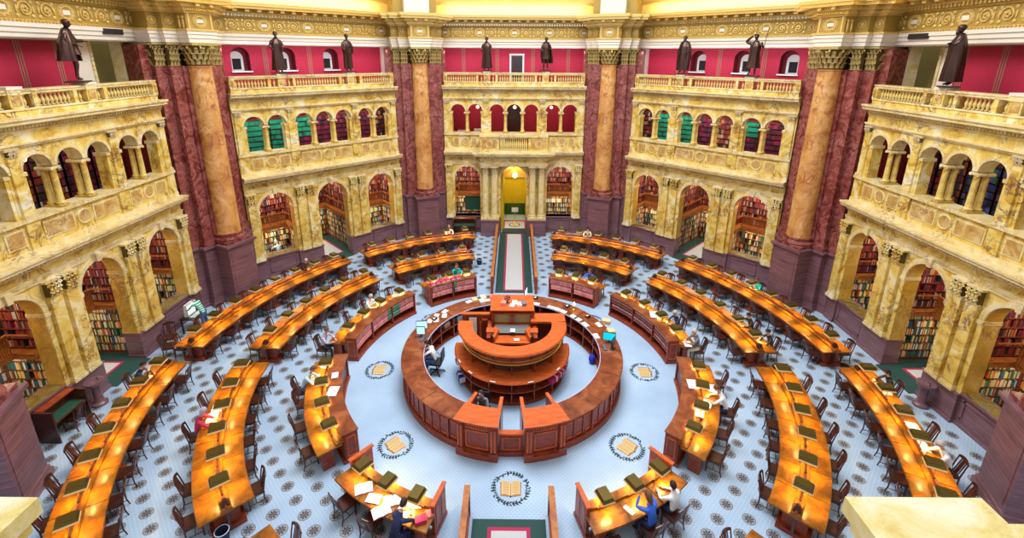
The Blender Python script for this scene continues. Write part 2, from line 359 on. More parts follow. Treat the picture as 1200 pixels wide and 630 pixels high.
def screen(root,portal=False):
    """one marble arcade screen, drawn in the wall's own frame (x along, y outwards)"""
    E=4.62
    # plinth
    mb=MB()
    for s in(-1,1):
        a,b=sorted((s*.88,s*2.27)); mb.box(a,b,-.1,.55,0,1.06,'tennessee'); mb.box(a-.02,b+.02,-.14,.57,1.06,1.14,'tennessee'); mb.box(a-.02,b+.02,-.14,.57,0,.14,'tennessee')
        a,b=sorted((s*2.27,s*4.03)); mb.box(a,b,.04,.5,0,1.14,'tennessee'); mb.box(a,b,0,.5,0,.14,'tennessee'); mb.box(a,b,-.04,.62,1.14,1.22,'tennessee')
        # raised panel frame under the window
        for q in ((a+.15,b-.15,.28,.34),(a+.15,b-.15,.94,1.0),(a+.15,a+.21,.28,1.0),(b-.21,b-.15,.28,1.0)): mb.box(q[0],q[1],.0,.05,q[2],q[3],'tennessee')
        a,b=sorted((s*4.03,s*E)); mb.box(a,b,-.06,.55,0,1.06,'tennessee'); mb.box(a,b,-.1,.57,1.06,1.14,'tennessee'); mb.box(a,b,-.1,.57,0,.14,'tennessee')
    mb.build('plinth',root,local=True)
    # ground arcade wall
    mb=MB(); ar=[(-3.15,.88,1.22,3.9),(0,.88,0,3.9),(3.15,.88,1.22,3.9)]
    mb.plate(-E,E,1.14,4.95,ar,0,.55,'siena','siena_reveal')
    mb.build('arcade_wall',root,local=True)
    for cx,hw,zb,zs in ar:
        mb=MB(); mb.archring(cx,zs,hw,hw+.17,-.06,.02,'cream_marble'); mb.archring(cx,zs,hw+.17,hw+.21,-.03,.02,'siena')
        for s in(-1,1):
            a,b=sorted((cx+s*(hw-.02),cx+s*(hw+.2))); mb.box(a,b,-.08,.57,zs-.13,zs,'cream_marble'); mb.box(a+.02,b-.02,-.05,.56,zs-.2,zs-.13,'cream_marble')
            mb.box(a+.03,b-.02,-.035,.02,1.14,zs-.2,'siena')
        mb.frust((cx,-.06,zs+hw-.04),.16,.16,.24,.2,.34,'cream_marble')
        mb.build('arch_moulding',root,local=True)
    # pilasters in pairs
    for x in (-1.86,-1.29,1.29,1.86,-4.36,4.36):
        w=.205; mb=MB(); mb.box(x-w,x+w,-.17,.02,1.3,4.34,'siena'); mb.box(x-w-.05,x+w+.05,-.23,.02,1.14,1.24,'cream_marble'); mb.box(x-w-.03,x+w+.03,-.2,.02,1.24,1.32,'cream_marble')
        flatcap(mb,x-w,x+w,-.17,4.34,4.93,'cream_marble',.07,3,'siena')
        mb.build('pilaster',root,local=True)
    # entablature and cornice of the ground storey
    pz=.62 if portal else 0
    def entab(name,x0,x1,y0):
        mb=MB(); mb.box(x0,x1,y0,.55,4.93,5.68,'siena')
        molding(mb,x0,x1,y0,[(.05,4.93,5.05),(.08,5.05,5.14),(.10,5.14,5.18),(.06,5.42,5.47),(.24,5.6,5.66),(.42,5.66,5.78),(.48,5.78,5.86)],'cream_marble',1 if name=='portal_cornice' else 0)
        n=int((x1-x0)/.13)
        for i in range(n): q=x0+(i+.5)*(x1-x0)/n; mb.box(q-.035,q+.035,y0-.14,y0,5.5,5.59,'cream_marble')
        mb.build(name,root,local=True)
    entab('cornice',-E,E,0)
    if portal:
        entab('portal_cornice',-2.2,2.2,-.62)
        mb=MB()
        for s in(-1,1):
            a,b=sorted((s*.98,s*2.2)); mb.box(a,b,-.72,0,0,1.06,'tennessee'); mb.box(a-.04,b+.04,-.76,0,1.06,1.16,'tennessee'); mb.box(a-.03,b+.03,-.76,0,0,.14,'tennessee')
        mb.build('portal_plinth',root,local=True)
        for x in (-1.9,-1.28,1.28,1.9): link('portal_column',ME_SC,root,(x,-.4,1.16))
    # parapet with inlaid panels and roundels
    y0=-.62 if portal else 0
    mb=MB(); [mb.box(q0,q1,.02,.5,5.86,6.92,'siena') for q0,q1 in (((-E,-.95),(.95,E)) if portal else ((-E,E),))]; mb.box(-E,E,-.06,.1,5.86,6.02,'cream_marble'); mb.box(-E,E,-.1,.62,6.9,7.02,'cream_marble')
    secs=[(-4.1,-2.0),(-1.55,1.55),(2.0,4.1)]
    if portal:
        mb.box(-2.2,-.95,-.6,.02,5.86,6.86,'siena'); mb.box(.95,2.2,-.6,.02,5.86,6.86,'siena'); mb.box(-2.24,2.24,-.66,.1,6.84,6.96,'cream_marble'); mb.box(-2.24,2.24,-.66,.1,5.86,5.98,'cream_marble')
        secs=[(-4.1,-2.35),(2.35,4.1)]
    for a,b in secs:
        c=(a+b)/2
        for q0,q1 in ((a+.08,c-.38),(c+.38,b-.08)):
            mb.box(q0,q1,-.01,.03,6.18,6.76,'cream_marble'); mb.box(q0+.06,q1-.06,-.025,.03,6.24,6.70,'siena_panel')
        mb.torus((c,.0,6.47),.24,.035,'cream_marble')
        mb.add([(c+.22*math.cos(2*PI*i/16),-.012,6.47+.22*math.sin(2*PI*i/16)) for i in range(16)],[tuple(range(16))],'siena_panel')
    for x in (-4.36,-1.78,1.78,4.36): mb.box(x-.22,x+.22,-.05,.05,6.02,6.9,'siena')
    if portal:
        for s in(-1,1): mb.torus((s*1.6,-.6,6.4),.2,.03,'cream_marble'); mb.box(s*1.6-.5,s*1.6+.5,-.615,-.59,6.12,6.7,'siena_panel')
    mb.build('parapet',root,local=True)
    if portal:
        n=14
        for i in range(n): o=link('baluster',ME_BAL,root,(-.9+1.8*(i+.5)/n,-.52,6.0)); o.scale=(1.1,1.1,2.0)
    # gallery arcade: piers between the groups, arches on small columns
    mb=MB(); mb.plate(-E,E,8.42,9.2,[(c,h,8.42,8.43) for c,h in GA],.02,.5,'siena','cream_marble')
    for a,b in ((-E,-4.135),(-2.055,-1.605),(1.605,2.055),(4.135,E)):
        mb.box(a,b,.02,.5,7.02,8.42,'siena')
    mb.build('gallery_wall',root,local=True)
    for c,h in GA:
        mb=MB(); mb.archring(c,8.43,h,h+.1,-.03,.03,'cream_marble',14); mb.build('arch_moulding',root,local=True)
    for x in (-4.38,-1.83,1.83,4.38):
        mb=MB(); w=.15; mb.box(x-w,x+w,-.06,.04,7.1,8.95,'siena'); mb.box(x-w-.03,x+w+.03,-.1,.04,7.02,7.14,'cream_marble'); flatcap(mb,x-w,x+w,-.06,8.93,9.2,'capital_cream',.05,2)
        mb.build('pilaster',root,local=True)
    for x in (-3.095,-.565,.565,3.095):
        for y in (.11,.41): link('gallery_column',ME_GC,root,(x,y,7.04))
    for x in (-4.1,-2.1,-1.57,1.57,2.1,4.1):
        mb=MB(); s=.06; mb.box(x-s,x+s,.04,.48,7.02,8.3,'siena'); mb.box(x-s-.03,x+s+.03,.0,.52,8.3,8.42,'cream_marble'); mb.build('impost',root,local=True)
    # upper entablature
    mb=MB(); mb.box(-E,E,0,.5,9.2,10.0,'siena')
    molding(mb,-E,E,0,[(.06,9.2,9.27),(.12,9.27,9.34),(.05,9.66,9.7),(.2,9.84,9.9),(.36,9.9,10.02),(.42,10.02,10.1)],'cream_marble')
    n=78
    for i in range(n): q=-E+(i+.5)*2*E/n; mb.box(q-.03,q+.03,-.12,0,9.74,9.82,'cream_marble')
    mb.build('upper_cornice',root,local=True)
POSTS={}
def balustrade(wall_root,label,posts,side):
    a=wall_root
    r=empty('balustrade',a.location,a.rotation_euler.z,label,'balustrade')
    E=4.5
    mb=MB(); mb.box(-E,E,-.08,.22,10.1,10.34,'siena'); mb.box(-E,E,-.12,.26,10.28,10.34,'cream_marble'); mb.build('base_course',r,local=True)
    mb=MB(); mb.box(-E,E,-.1,.24,10.76,10.84,'cream_marble'); mb.box(-E,E,-.13,.27,10.84,10.9,'cream_marble'); mb.build('top_rail',r,local=True)
    pp=[-E+.1]+posts+[E-.1]
    for i,x in enumerate(pp):
        mb=MB(); w=.2 if 0<i<len(pp)-1 else .12
        mb.box(x-w,x+w,-.12,.26,10.34,10.78,'siena'); mb.box(x-w+.06,x+w-.06,-.135,.2,10.42,10.7,'siena_panel')
        if 0<i<len(pp)-1: mb.box(x-w-.04,x+w+.04,-.17,.3,10.9,10.99,'white_stone'); mb.box(x-w-.02,x+w+.02,-.15,.28,10.74,10.9,'cream_marble')
        mb.build('pedestal',r,local=True)
        if 0<i<len(pp)-1:
            for s in (-1,1):
                q=x+s*.62; mb=MB(); mb.box(q-.07,q+.07,-.1,.24,10.34,10.78,'siena'); mb.build('pedestal',r,local=True)
    x=-E+.3
    while x<E-.25:
        if all(abs(x-p)>.29 for p in posts) and all(abs(x-p-s*.62)>.13 for p in posts for s in(-1,1)):
            link('baluster',ME_BAL,r,(x,.07,10.34))
        x+=.15
    return r
# walls behind: gallery back wall, passage, crimson upper wall
def room_behind(root,portal=False,side='diag'):
    T=12.5
    mb=MB(); mb.box(-4.9,4.9,.5,3.4,5.6,5.86,'cream_marble'); mb.box(-4.9,4.9,.5,3.4,9.25,9.45,'cream_marble'); mb.box(-4.9,4.9,.4,3.2,9.95,10.1,'tennessee')
    mb.build('gallery_floor',root,local=True)
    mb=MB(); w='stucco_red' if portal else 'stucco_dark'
    if portal:
        mb.box(-4.9,-.5,2.6,2.8,5.86,9.25,w); mb.box(.5,4.9,2.6,2.8,5.86,9.25,w); mb.box(-.5,.5,2.6,2.8,8.6,9.25,w)
        mb.box(-.5,.5,3.2,3.3,5.86,8.6,'dark_wood'); mb.box(-.62,-.5,2.55,2.7,5.86,8.7,'dark_wood'); mb.box(.5,.62,2.55,2.7,5.86,8.7,'dark_wood')
        mb.box(-.5,.5,2.55,2.7,8.5,8.7,'dark_wood')
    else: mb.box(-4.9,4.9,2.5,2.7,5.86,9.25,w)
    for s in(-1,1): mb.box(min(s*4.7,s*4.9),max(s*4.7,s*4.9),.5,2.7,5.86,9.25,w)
    mb.build('gallery_back_wall',root,local=True)

def crimson(root,portal,side,flip=1):
    mb=MB(); yb=1.7; T=12.5; wins=[]
    if portal:
        mb.box(-5.8,5.8,yb,yb+.2,10.0,T,'stucco_red'); lines=[-3.4,-1.15,1.25,3.6]
    elif side=='diag':
        wins=sorted((flip*c,.45,11.1,11.84) for c in (-3.35,-1.0,1.5))
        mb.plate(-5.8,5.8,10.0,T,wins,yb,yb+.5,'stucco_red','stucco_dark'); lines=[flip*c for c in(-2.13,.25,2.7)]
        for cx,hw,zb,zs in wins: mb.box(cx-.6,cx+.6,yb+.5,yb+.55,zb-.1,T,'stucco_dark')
    else:
        mb.box(-3.0,3.0,yb,yb+.4,10,T,'stucco_red'); lines=[-2.75,-1.25,.95,2.35]
    for x in lines:
        for d in (-.09,0,.09): mb.box(x+d-.02,x+d+.02,yb-.015,yb,10.1,T-.06,'stucco_line')
    mb.box(-3.0 if side=='side' else -5.8,3.0 if side=='side' else 5.8,yb-.03,yb+.1,T-.12,T,'stucco_line')
    mb.build('crimson_wall',root,local=True)
    for cx,hw,zb,zs in wins:
        mb=MB(); w=.27; c=cx-flip*.1; mb.archring(c,zs-.08,.0,w+.06,yb+.4,yb+.46,'white_panel',12); mb.box(c-w-.06,c+w+.06,yb+.4,yb+.46,zb,zs-.08,'white_panel')
        mb.box(c-w+.07,c+w-.07,yb+.37,yb+.41,zb+.08,zs-.12,'glass_dark')
        mb.box(cx-.5,cx+.5,yb-.1,yb+.46,zb-.07,zb,'white_panel')
        mb.build('niche_window',root,local=True)
    if portal:
        d=.17; mb=MB(); mb.box(d-.38,d+.38,yb-.03,yb+.02,10.1,12.0,'dark_wood'); mb.box(d-.48,d-.38,yb-.08,yb+.05,10.1,12.0,'white_panel'); mb.box(d+.38,d+.48,yb-.08,yb+.05,10.1,12.0,'white_panel'); mb.box(d-.5,d+.5,yb-.1,yb+.05,11.95,12.06,'white_panel')
        mb.box(d-.3,d+.3,yb-.045,yb,10.3,11.0,'black_plastic'); mb.box(d-.3,d+.3,yb-.045,yb,11.1,11.85,'black_plastic')
        mb.build('gallery_door',root,local=True)
    mb=MB()
    for s in(-1,1):
        f=lambda a,b,y0,y1,m,z1=T: mb.box(min(s*a,s*b),max(s*a,s*b),y0,y1,10,z1,m)
        if side=='side':
            f(3.0,7.5,yb+1.2,yb+1.4,'olive_wall'); f(3.0,3.7,yb,yb+.08,'white_stone'); f(3.06,3.64,yb-.03,yb,'gold_ground',10.9); f(3.7,3.8,yb-.06,yb+.3,'cream_marble'); f(5.1,5.25,yb-.2,yb+.3,'cream_marble'); f(5.25,7.5,yb,yb+.2,'olive_wall')
        else: f(4.75,5.1,yb-.25,yb,'white_stone'); f(5.1,5.6,yb-.5,yb,'olive_wall')
    mb.build('passage_return',root,local=True)
# gold main entablature
def scroll_frieze(mb,x0,x1,y,z0,z1,plaques=2):
    """rinceau in relief: spirals, discs and white name plaques in wreaths"""
    mb.box(x0,x1,y,y+.3,z0,z1,'gold_ground'); h=z1-z0; zc=(z0+z1)/2; L=x1-x0
    n=max(1,round(L/(h*1.15))); p=L/n
    for i in range(n):
        xc=x0+(i+.5)*p
        if n>=5 and i%3==1:
            mb.torus((xc,y-.01,zc),h*.32,h*.06,'gold',n=18,sx=1.15); mb.torus((xc,y-.01,zc),h*.42,h*.03,'gold',n=18,sx=1.15)
            for k in range(12):
                a=2*PI*k/12; mb.ell((xc+h*.38*1.15*math.cos(a),y-.03,zc+h*.38*math.sin(a)),(h*.05,.03,h*.05),'gold',6,4)
            mb.box(xc-h*.23,xc+h*.23,y-.03,y,zc-h*.12,zc+h*.12,'white_stone')
        else:
            sg=1 if i%2 else -1; pts=[]
            for k in range(19):
                a=k/18*3.4*PI; q=h*.40*(1-.045*k); pts.append((xc+sg*q*math.cos(a),y-.02,zc+q*math.sin(a)))
            mb.tube(pts,[h*.055*(1-.02*k) for k in range(19)],'gold',5)
            for k in range(5):
                a=k*2*PI/5; mb.ell((xc+h*.11*math.cos(a),y-.03,zc+h*.11*math.sin(a)),(h*.07,.035,h*.07),'gold',6,4)
            for q,w in ((-.44,.13),(.44,.13)):
                for zz in (-.32,.34): mb.ell((xc+q*h*.9,y-.015,zc+zz*h),(h*w*.8,.035,h*.1),'gold',6,4)
                mb.ell((xc+q*h,y-.02,zc),(h*.06,.03,h*.2),'gold',6,4)

def entablature(root,vents=False):
    YO=.9; K=1.035
    class EB(MB):
        def build(s,*a,**k):
            s.v=[(x,y+YO,12+(z-12)*K) for x,y,z in s.v]; return MB.build(s,*a,**k)
    mb=EB(); E=5.6
    mb.box(-E-.3,E+.3,.1,1.6,12.40,12.52,'white_stone')
    for p,z0,z1 in ((.0,12.45,12.6),(.05,12.6,12.76),(.10,12.76,12.9)): mb.box(-E,E,-p,.4,z0,z1,'white_stone')
    if vents:
        for s in(-1,1): mb.box(min(s*3.55,s*4.5),max(s*3.55,s*4.5),-.12,-.05,12.66,12.86,'black_plastic')
    mb.build('architrave',root,local=True)
    mb=EB(); scroll_frieze(mb,-E,E,.0,12.98,13.62); mb.build('frieze',root,local=True)
    mb=EB(); mb.box(-E,E,-.1,.3,12.9,12.98,'gold')
    n=90
    for i in range(n): q=-E+(i+.5)*2*E/n; mb.box(q-.03,q+.03,-.14,-.08,12.92,12.97,'gold_bright')
    mb.box(-E,E,-.06,.3,13.62,13.7,'gold_ground')
    for i in range(70): q=-E+(i+.5)*2*E/70; mb.box(q-.045,q+.045,-.16,0,13.7,13.82,'gold')
    mb.box(-E,E,-.2,.3,13.82,13.88,'gold'); mb.box(-E,E,-.22,.3,13.88,14.02,'gold_ground')
    for i in range(20): q=-E+(i+.5)*2*E/20; mb.box(q-.1,q+.1,-.5,-.2,13.9,14.02,'gold')
    mb.box(-E,E,-.62,.3,14.02,14.14,'gold_bright'); mb.box(-E,E,-.7,.3,14.14,14.22,'gold'); mb.box(-E,E,-.66,.3,14.22,14.3,'gold_bright')
    mb.build('main_cornice',root,local=True)
    mb=EB(); mb.box(-E-.4,E+.4,1.0,1.3,14.2,15.2,'drum_yellow'); mb.box(-E,E,.8,1.3,14.3,14.42,'white_stone'); mb.box(-E-.4,E+.4,1.1,1.3,15.2,17.5,'drum_yellow'); mb.box(-E,E,.9,1.3,15.0,15.16,'gold_bright')
    mb.box(-E-.4,E+.4,-.2,1.1,14.2,14.3,'gold')
    mb.build('attic_wall',root,local=True)
names={180:'wall_left',135:'wall_back_left',90:'wall_back',45:'wall_back_right',0:'wall_right'}
WALL={}
def wall_root(a):
    n=Vector((math.cos(R(a)),math.sin(R(a)),0)); loc=n*A
    if a in(0,180): loc.y-=.25
    r=empty(names[a],loc,R(a-90),kind='structure'); WALL[a]=r; return r
protoD=wall_root(135); screen(protoD); room_behind(protoD,False,'diag'); entablature(protoD)
back=wall_root(90); screen(back,True); room_behind(back,True,'back'); entablature(back)
left=wall_root(180); screen(left); room_behind(left,False,'side'); entablature(left,True)
def copy_wall(src,a):
    r=wall_root(a)
    for ch in list(src.children): c=ch.copy(); COL.objects.link(c); c.parent=r
    return r
bpy.context.view_layer.update()
copy_wall(protoD,45); copy_wall(left,0)
for a_,p_,s_,f_ in ((180,False,'side',1),(135,False,'diag',1),(90,True,'back',1),(45,False,'diag',-1),(0,False,'side',1)): crimson(WALL[a_],p_,s_,f_)
for k,(a,lab,posts) in enumerate([(180,'veined yellow marble balustrade above the left wall arcade, nearest the camera on that side',[-1.3,1.35]),(135,'yellow marble balustrade above the arcade of the far left angled wall',[-2.05,1.75]),
    (90,'yellow marble balustrade above the far wall with the central portal',[-1.75,2.0]),(45,'yellow marble balustrade above the arcade of the far right angled wall',[-1.62,2.15]),(0,'veined yellow marble balustrade above the right wall arcade, nearest the camera on that side',[-1.35,1.3])]):
    balustrade(WALL[a],lab,posts,a)
# ------------------------------------------------------------------ piers with giant columns
def big_capital(mb,r,z0,z1):
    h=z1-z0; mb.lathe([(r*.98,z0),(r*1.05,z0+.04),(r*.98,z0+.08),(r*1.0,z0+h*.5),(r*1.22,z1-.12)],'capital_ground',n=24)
    for row,(k,hh,zz,ro) in enumerate(((14,.30,.06,1.0),(14,.34,.28,1.02),(14,.34,.50,1.08))):
        for i in range(k):
            a=2*PI*(i+.5*row)/k; leaf(mb,(r*ro*math.cos(a),r*ro*math.sin(a),z0+zz),(math.cos(a),math.sin(a),0),(0,0,1),r*.36,h*hh,'capital_gold',.55)
    for i in range(8):
        a=PI/4*i+PI/8; s=(math.cos(a),math.sin(a),0); volute(mb,(r*1.18*s[0],r*1.18*s[1],z1-.25),s,(0,0,1),.13,'capital_gold',.04)
    mb.box(-r*1.25,r*1.25,-r*1.25,r*1.25,z1-.12,z1,'capital_gold')
def stepped(mb,ws,z0,z1,m,grow=0.):
    """plan made of nested boxes: (halfwidth, front y)"""
    for w,y in ws: mb.box(-w-grow,w+grow,y-grow,1.9,z0,z1,m)
RC=15.19; YC=RC-16.0   # local origin at r=16 on the pier axis
def pier(a,label):
    n=Vector((math.cos(R(a)),math.sin(R(a)),0)); r=empty('pier',n*16.0,R(a-90),kind='structure'); r.name='wall_pier'
    ws=[(1.62,-.28),(1.2,-.62),(.68,-1.5)]
    mb=MB(); stepped(mb,ws,0,3.0,'tennessee'); stepped(mb,ws,0,.22,'tennessee',.08); stepped(mb,ws,.22,.34,'tennessee',.04)
    stepped(mb,ws,2.92,3.0,'tennessee',.05); stepped(mb,ws,3.0,3.12,'tennessee',.12); 
    for w,y in ws[2:]: mb.box(-w+.12,w-.12,y-.02,y+.1,.5,2.75,'tennessee')
    mb.build('pedestal',r,local=True)
    mb=MB(); mb.box(-1.85,1.85,.12,1.9,3.2,12.3,'red_marble'); mb.build('pier_core',r,local=True); mb=MB(); pw=[(1.5,-.18),(1.08,-.5)]
    stepped(mb,pw,3.12,3.3,'red_marble',.12); stepped(mb,pw,3.3,3.42,'red_marble',.07); stepped(mb,pw,3.42,3.52,'red_marble',.03)
    stepped(mb,pw,3.5,11.45,'red_marble'); stepped(mb,[(.62,-.6)],3.5,11.45,'red_marble')
    mb.build('pilaster_cluster',r,local=True)
    c=empty('column',n*RC+Vector((0,0,3.12)),R(a-90),label,'column')
    mb=MB(); mb.box(-.66,.66,-.66,.66,0,.14,'red_marble'); mb.lathe([(.66,.14),(.69,.2),(.66,.27),(.58,.31),(.56,.36),(.61,.40),(.61,.45),(.55,.48)],'red_marble',n=32); mb.build('base',c,40,local=True)
    mb=MB(); mb.lathe([(.55,.47),(.525,.55),(.52,2.5),(.5,5.),(.455,8.25),(.48,8.28),(.48,8.33)],'column_marble',n=40); mb.build('shaft',c,30,local=True)
    mb=MB(); big_capital(mb,.46,8.33,9.3); mb.build('capital',c,30,local=True)
    # pilaster capitals
    mb=MB()
    for w,y in pw:
        for s in(-1,1):
            x0,x1=sorted((s*(w-.42),s*w)); flatcap(mb,x0,x1,y,11.45,12.4,'capital_gold',.14,3)
    # flanks
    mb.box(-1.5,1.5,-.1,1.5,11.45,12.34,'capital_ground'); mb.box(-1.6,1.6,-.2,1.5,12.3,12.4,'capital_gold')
    for s in (-1,1):
        for row in range(2):
            for i in range(5): leaf(mb,(s*1.5,-.02+i*.16,11.48+.36*row),(s,0,0),(0,0,1),.13,.34,'capital_gold',.45)
    mb.build('pilaster_capital',r,local=True)
    # ressault of the entablature
    mb=MB(); rw=[(1.55,-.3),(1.15,-.62),(.6,-1.3)]
    for g,z0,z1 in ((0,12.42,12.6),(.04,12.6,12.76),(.08,12.76,12.9)): stepped(mb,rw,z0,z1,'white_stone',g)
    mb.build('architrave',r,local=True)
    mb=MB(); stepped(mb,rw,12.9,13.7,'gold_ground'); stepped(mb,rw,12.9,12.98,'gold',.12); stepped(mb,rw,13.62,13.7,'gold',.06); stepped(mb,rw,13.7,13.84,'gold',.16)
    stepped(mb,rw,13.84,14.0,'gold',.3); stepped(mb,rw,14.0,14.14,'gold_bright',.55); stepped(mb,rw,14.14,14.3,'gold',.62)
    y=-1.3; zc=13.3
    mb.torus((0,y-.01,zc),.2,.04,'gold',sx=1.1); mb.torus((0,y-.01,zc),.27,.022,'gold',sx=1.1); mb.box(-.15,.15,y-.03,y,zc-.07,zc+.07,'white_stone')
    for s in (-1,1):
        for x,yy in ((.88,-.62),(1.36,-.3)): 
            mb.torus((s*x,yy-.01,zc),.14,.03,'gold'); mb.ell((s*x,yy-.02,zc),(.08,.03,.1),'gold',8,6)
        for yy in (-1.1,-.85): mb.ell((s*.6,yy,13.2),(.04,.06,.22),'gold_bright',8,8); mb.ell((s*.6,yy,13.45),(.05,.08,.07),'gold_bright',8,6)
        for x in (.5,): mb.box(s*x-.04,s*x+.04,y-.03,y,12.98,13.62,'gold')
    for w,yy in rw:
        k=int(w*2/.09)
        for i in range(k): q=-w+(i+.5)*2*w/k; mb.box(q-.025,q+.025,yy-.2,yy-.1,13.72,13.8,'gold_bright')
        for i in range(max(2,int(w*2/.4))):
            kk=max(2,int(w*2/.4)); q=-w+(i+.5)*2*w/kk; mb.box(q-.08,q+.08,yy-.48,yy-.2,13.88,14.0,'gold')
    mb.build('gilded_entablature',r,local=True)
    mb=MB(); mb.box(-.75,.75,-.75,1.9,14.3,17.5,'white_stone'); mb.box(-1.3,1.3,-.2,1.9,14.3,17.5,'gold_ground'); mb.build('attic_pier',r,local=True)
LP={157.5:'tall orange marble column between the left wall and the far left angled wall',112.5:'tall orange marble column left of the far portal wall',67.5:'tall orange marble column right of the far portal wall',
    22.5:'tall orange marble column between the far right angled wall and the right wall',202.5:'orange marble column above the dark pedestal at the left edge of view',337.5:'orange marble column above the dark pedestal at the right edge of view'}
for a,l in LP.items(): pier(a,l)
# ------------------------------------------------------------------ floor, carpets
def floor():
    mb=MB(); mb.add([(24*math.cos(2*PI*i/48),24*math.sin(2*PI*i/48),0) for i in range(48)],[tuple(range(48))],'carpet')
    z=.003
    def disc(cx,cy,r,m,n=12,z=z): mb.add([(cx+r*math.cos(2*PI*i/n),cy+r*math.sin(2*PI*i/n),z) for i in range(n)],[tuple(range(n))],m)
    def rosette(cx,cy):
        disc(cx,cy,.175,'rosette_rust',14,.003); disc(cx,cy,.160,'rosette_tan',12,.004)
        for k in range(8):
            a=PI/4*k; c,s=math.cos(a),math.sin(a); p=[(0,0),(.09,.026),(.14,0),(.09,-.026)]
            mb.add([(cx+u*c-v*s,cy+u*s+v*c,.005) for u,v in p],[(0,1,2,3)[::-1]],'rosette_dark')
        disc(cx,cy,.045,'rosette_rust',8,.006)
    for i in range(-37,38):
        for j in range(-36,38):
            if (i+j)%2==0: continue
            x,y=.43*i,.434*j-.05; r=math.hypot(x,y)
            if r<6.95 or (abs(x-.05)<1.15): continue
            # stay inside the octagon
            if max(x*math.cos(R(b))+y*math.sin(R(b)) for b in range(0,360,45))>14.95: continue
            rosette(x,y)
    for k in range(8):
        if k==2: continue
        a=45*k; c=P(5.24,a); o=Vector((math.cos(R(a)),math.sin(R(a)),0)); t=Vector((-o.y,o.x,0))
        for i in range(36):   # laurel wreath
            b=2*PI*i/36
            for rr,da in ((.46,.75),(.54,-.75),(.5,.1)):
                if random.random()<.2: continue
                q=c+o*(rr*math.cos(b))+t*(rr*math.sin(b)); b2=b+PI/2+da+random.uniform(-.2,.2)
                d=o*math.cos(b2)+t*math.sin(b2); e=Vector((-d.y,d.x,0)); l=.062; w=.027
                mb.add([tuple(v+Vector((0,0,.004))) for v in (q-d*l,q+e*w,q+d*l,q-e*w)],[(0,1,2,3)],'wreath')
        def bk(pts,m,zz): mb.add([tuple(c+t*u+o*v+Vector((0,0,zz))) for u,v in pts],[tuple(range(len(pts)))],m)
        bk([(-.31,-.2),(-.29,.25),(0,.29),(.29,.25),(.31,-.2),(0,-.16)],'emblem_line',.004)
        for s in(-1,1):
            bk([(s*.01,-.19),(s*.15,-.26),(s*.27,-.24),(s*.265,.2),(s*.14,.19),(s*.01,.25)],'emblem_page',.006)
            for l in range(9): v=-.19+l*.042; bk([(s*.05,v),(s*.23,v-.02),(s*.23,v-.008),(s*.05,v+.012)],'emblem_line',.008)
        bk([(.03*math.cos(x)+0,.28+.03*math.sin(x)) for x in [k2*PI/4 for k2 in range(8)]],'wreath',.007)
    o=mb.build('floor'); tag(o,kind='structure')
floor()
def runner(name,label,cx,x0,y0,x1,y1,inset,a=None,extra=.1):
    mb=MB(a); mb.box(x0,x1,y0,y1,.002,.016,'carpet_green'); i=inset
    mb.box(x0+i,x1-i,y0+i*.55,y1-i*.55,.003,.019,'carpet_red'); j=i+extra
    mb.box(x0+j,x1-j,y0+i*.55+extra,y1-i*.55-extra,.004,.022,'carpet_grey')
    return tag(mb.build(name),label,'carpet')
runner('carpet_runner','long green carpet runner with crimson frame leading to the far yellow portal',0,-.92,6.35,1.06,15.05,.42)
runner('carpet_runner','green carpet runner with crimson frame below the central desk, cut by the bottom edge',0,-1.02,-10.2,.94,-6.2,.42)
WN={180:('left wall','the left wall'),135:('far left angled wall','the far left angled wall'),45:('far right angled wall','the far right angled wall'),0:('right wall','the right wall'),90:('far wall','the far portal wall')}
for a in (180,135,45,0):
    mb_=WALL[a].matrix_world
    M=Matrix.Translation(WALL[a].location)@Matrix.Rotation(R(a-90),4,'Z')
    mb=MB(M); mb.box(-.86,.86,-.35,.6,.002,.014,'carpet_green'); mb.box(-1.18,1.18,.6,2.23 if a in(0,180) else 4.1,.002,.014,'carpet_green'); mb.box(-.62,.62,.55,3.5 if a in (45,135) else 1.9,.003,.018,'carpet_red'); mb.box(-.52,.52,.65,3.4 if a in(45,135) else 1.8,.004,.021,'carpet_grey')
    tag(mb.build('carpet_runner'),'green and grey carpet runner in the arched doorway of '+WN[a][1],'carpet')
mb=MB(); mb.box(-.75,.95,15.0,17.6,.0,.03,'carpet_red'); mb.box(-.62,.82,15.9,17.3,.0,.035,'carpet_grey'); mb.box(-.8,1.0,15.0,15.8,.0,.036,'carpet_green')
mb.lathe([(.001,.036),(.42,.036),(.42,.04),(.001,.04)],'rosette_dark',(.09,16.6,0),20); mb.lathe([(.001,.041),(.34,.041),(.34,.045),(.001,.045)],'carpet_grey',(.09,16.6,0),20); mb.lathe([(.001,.046),(.2,.046),(.2,.05),(.001,.05)],'mosaic_yellow',(.09,16.6,0),12)
tag(mb.build('carpet_runner'),'pale carpet with a round gold emblem inside the far yellow portal','carpet')
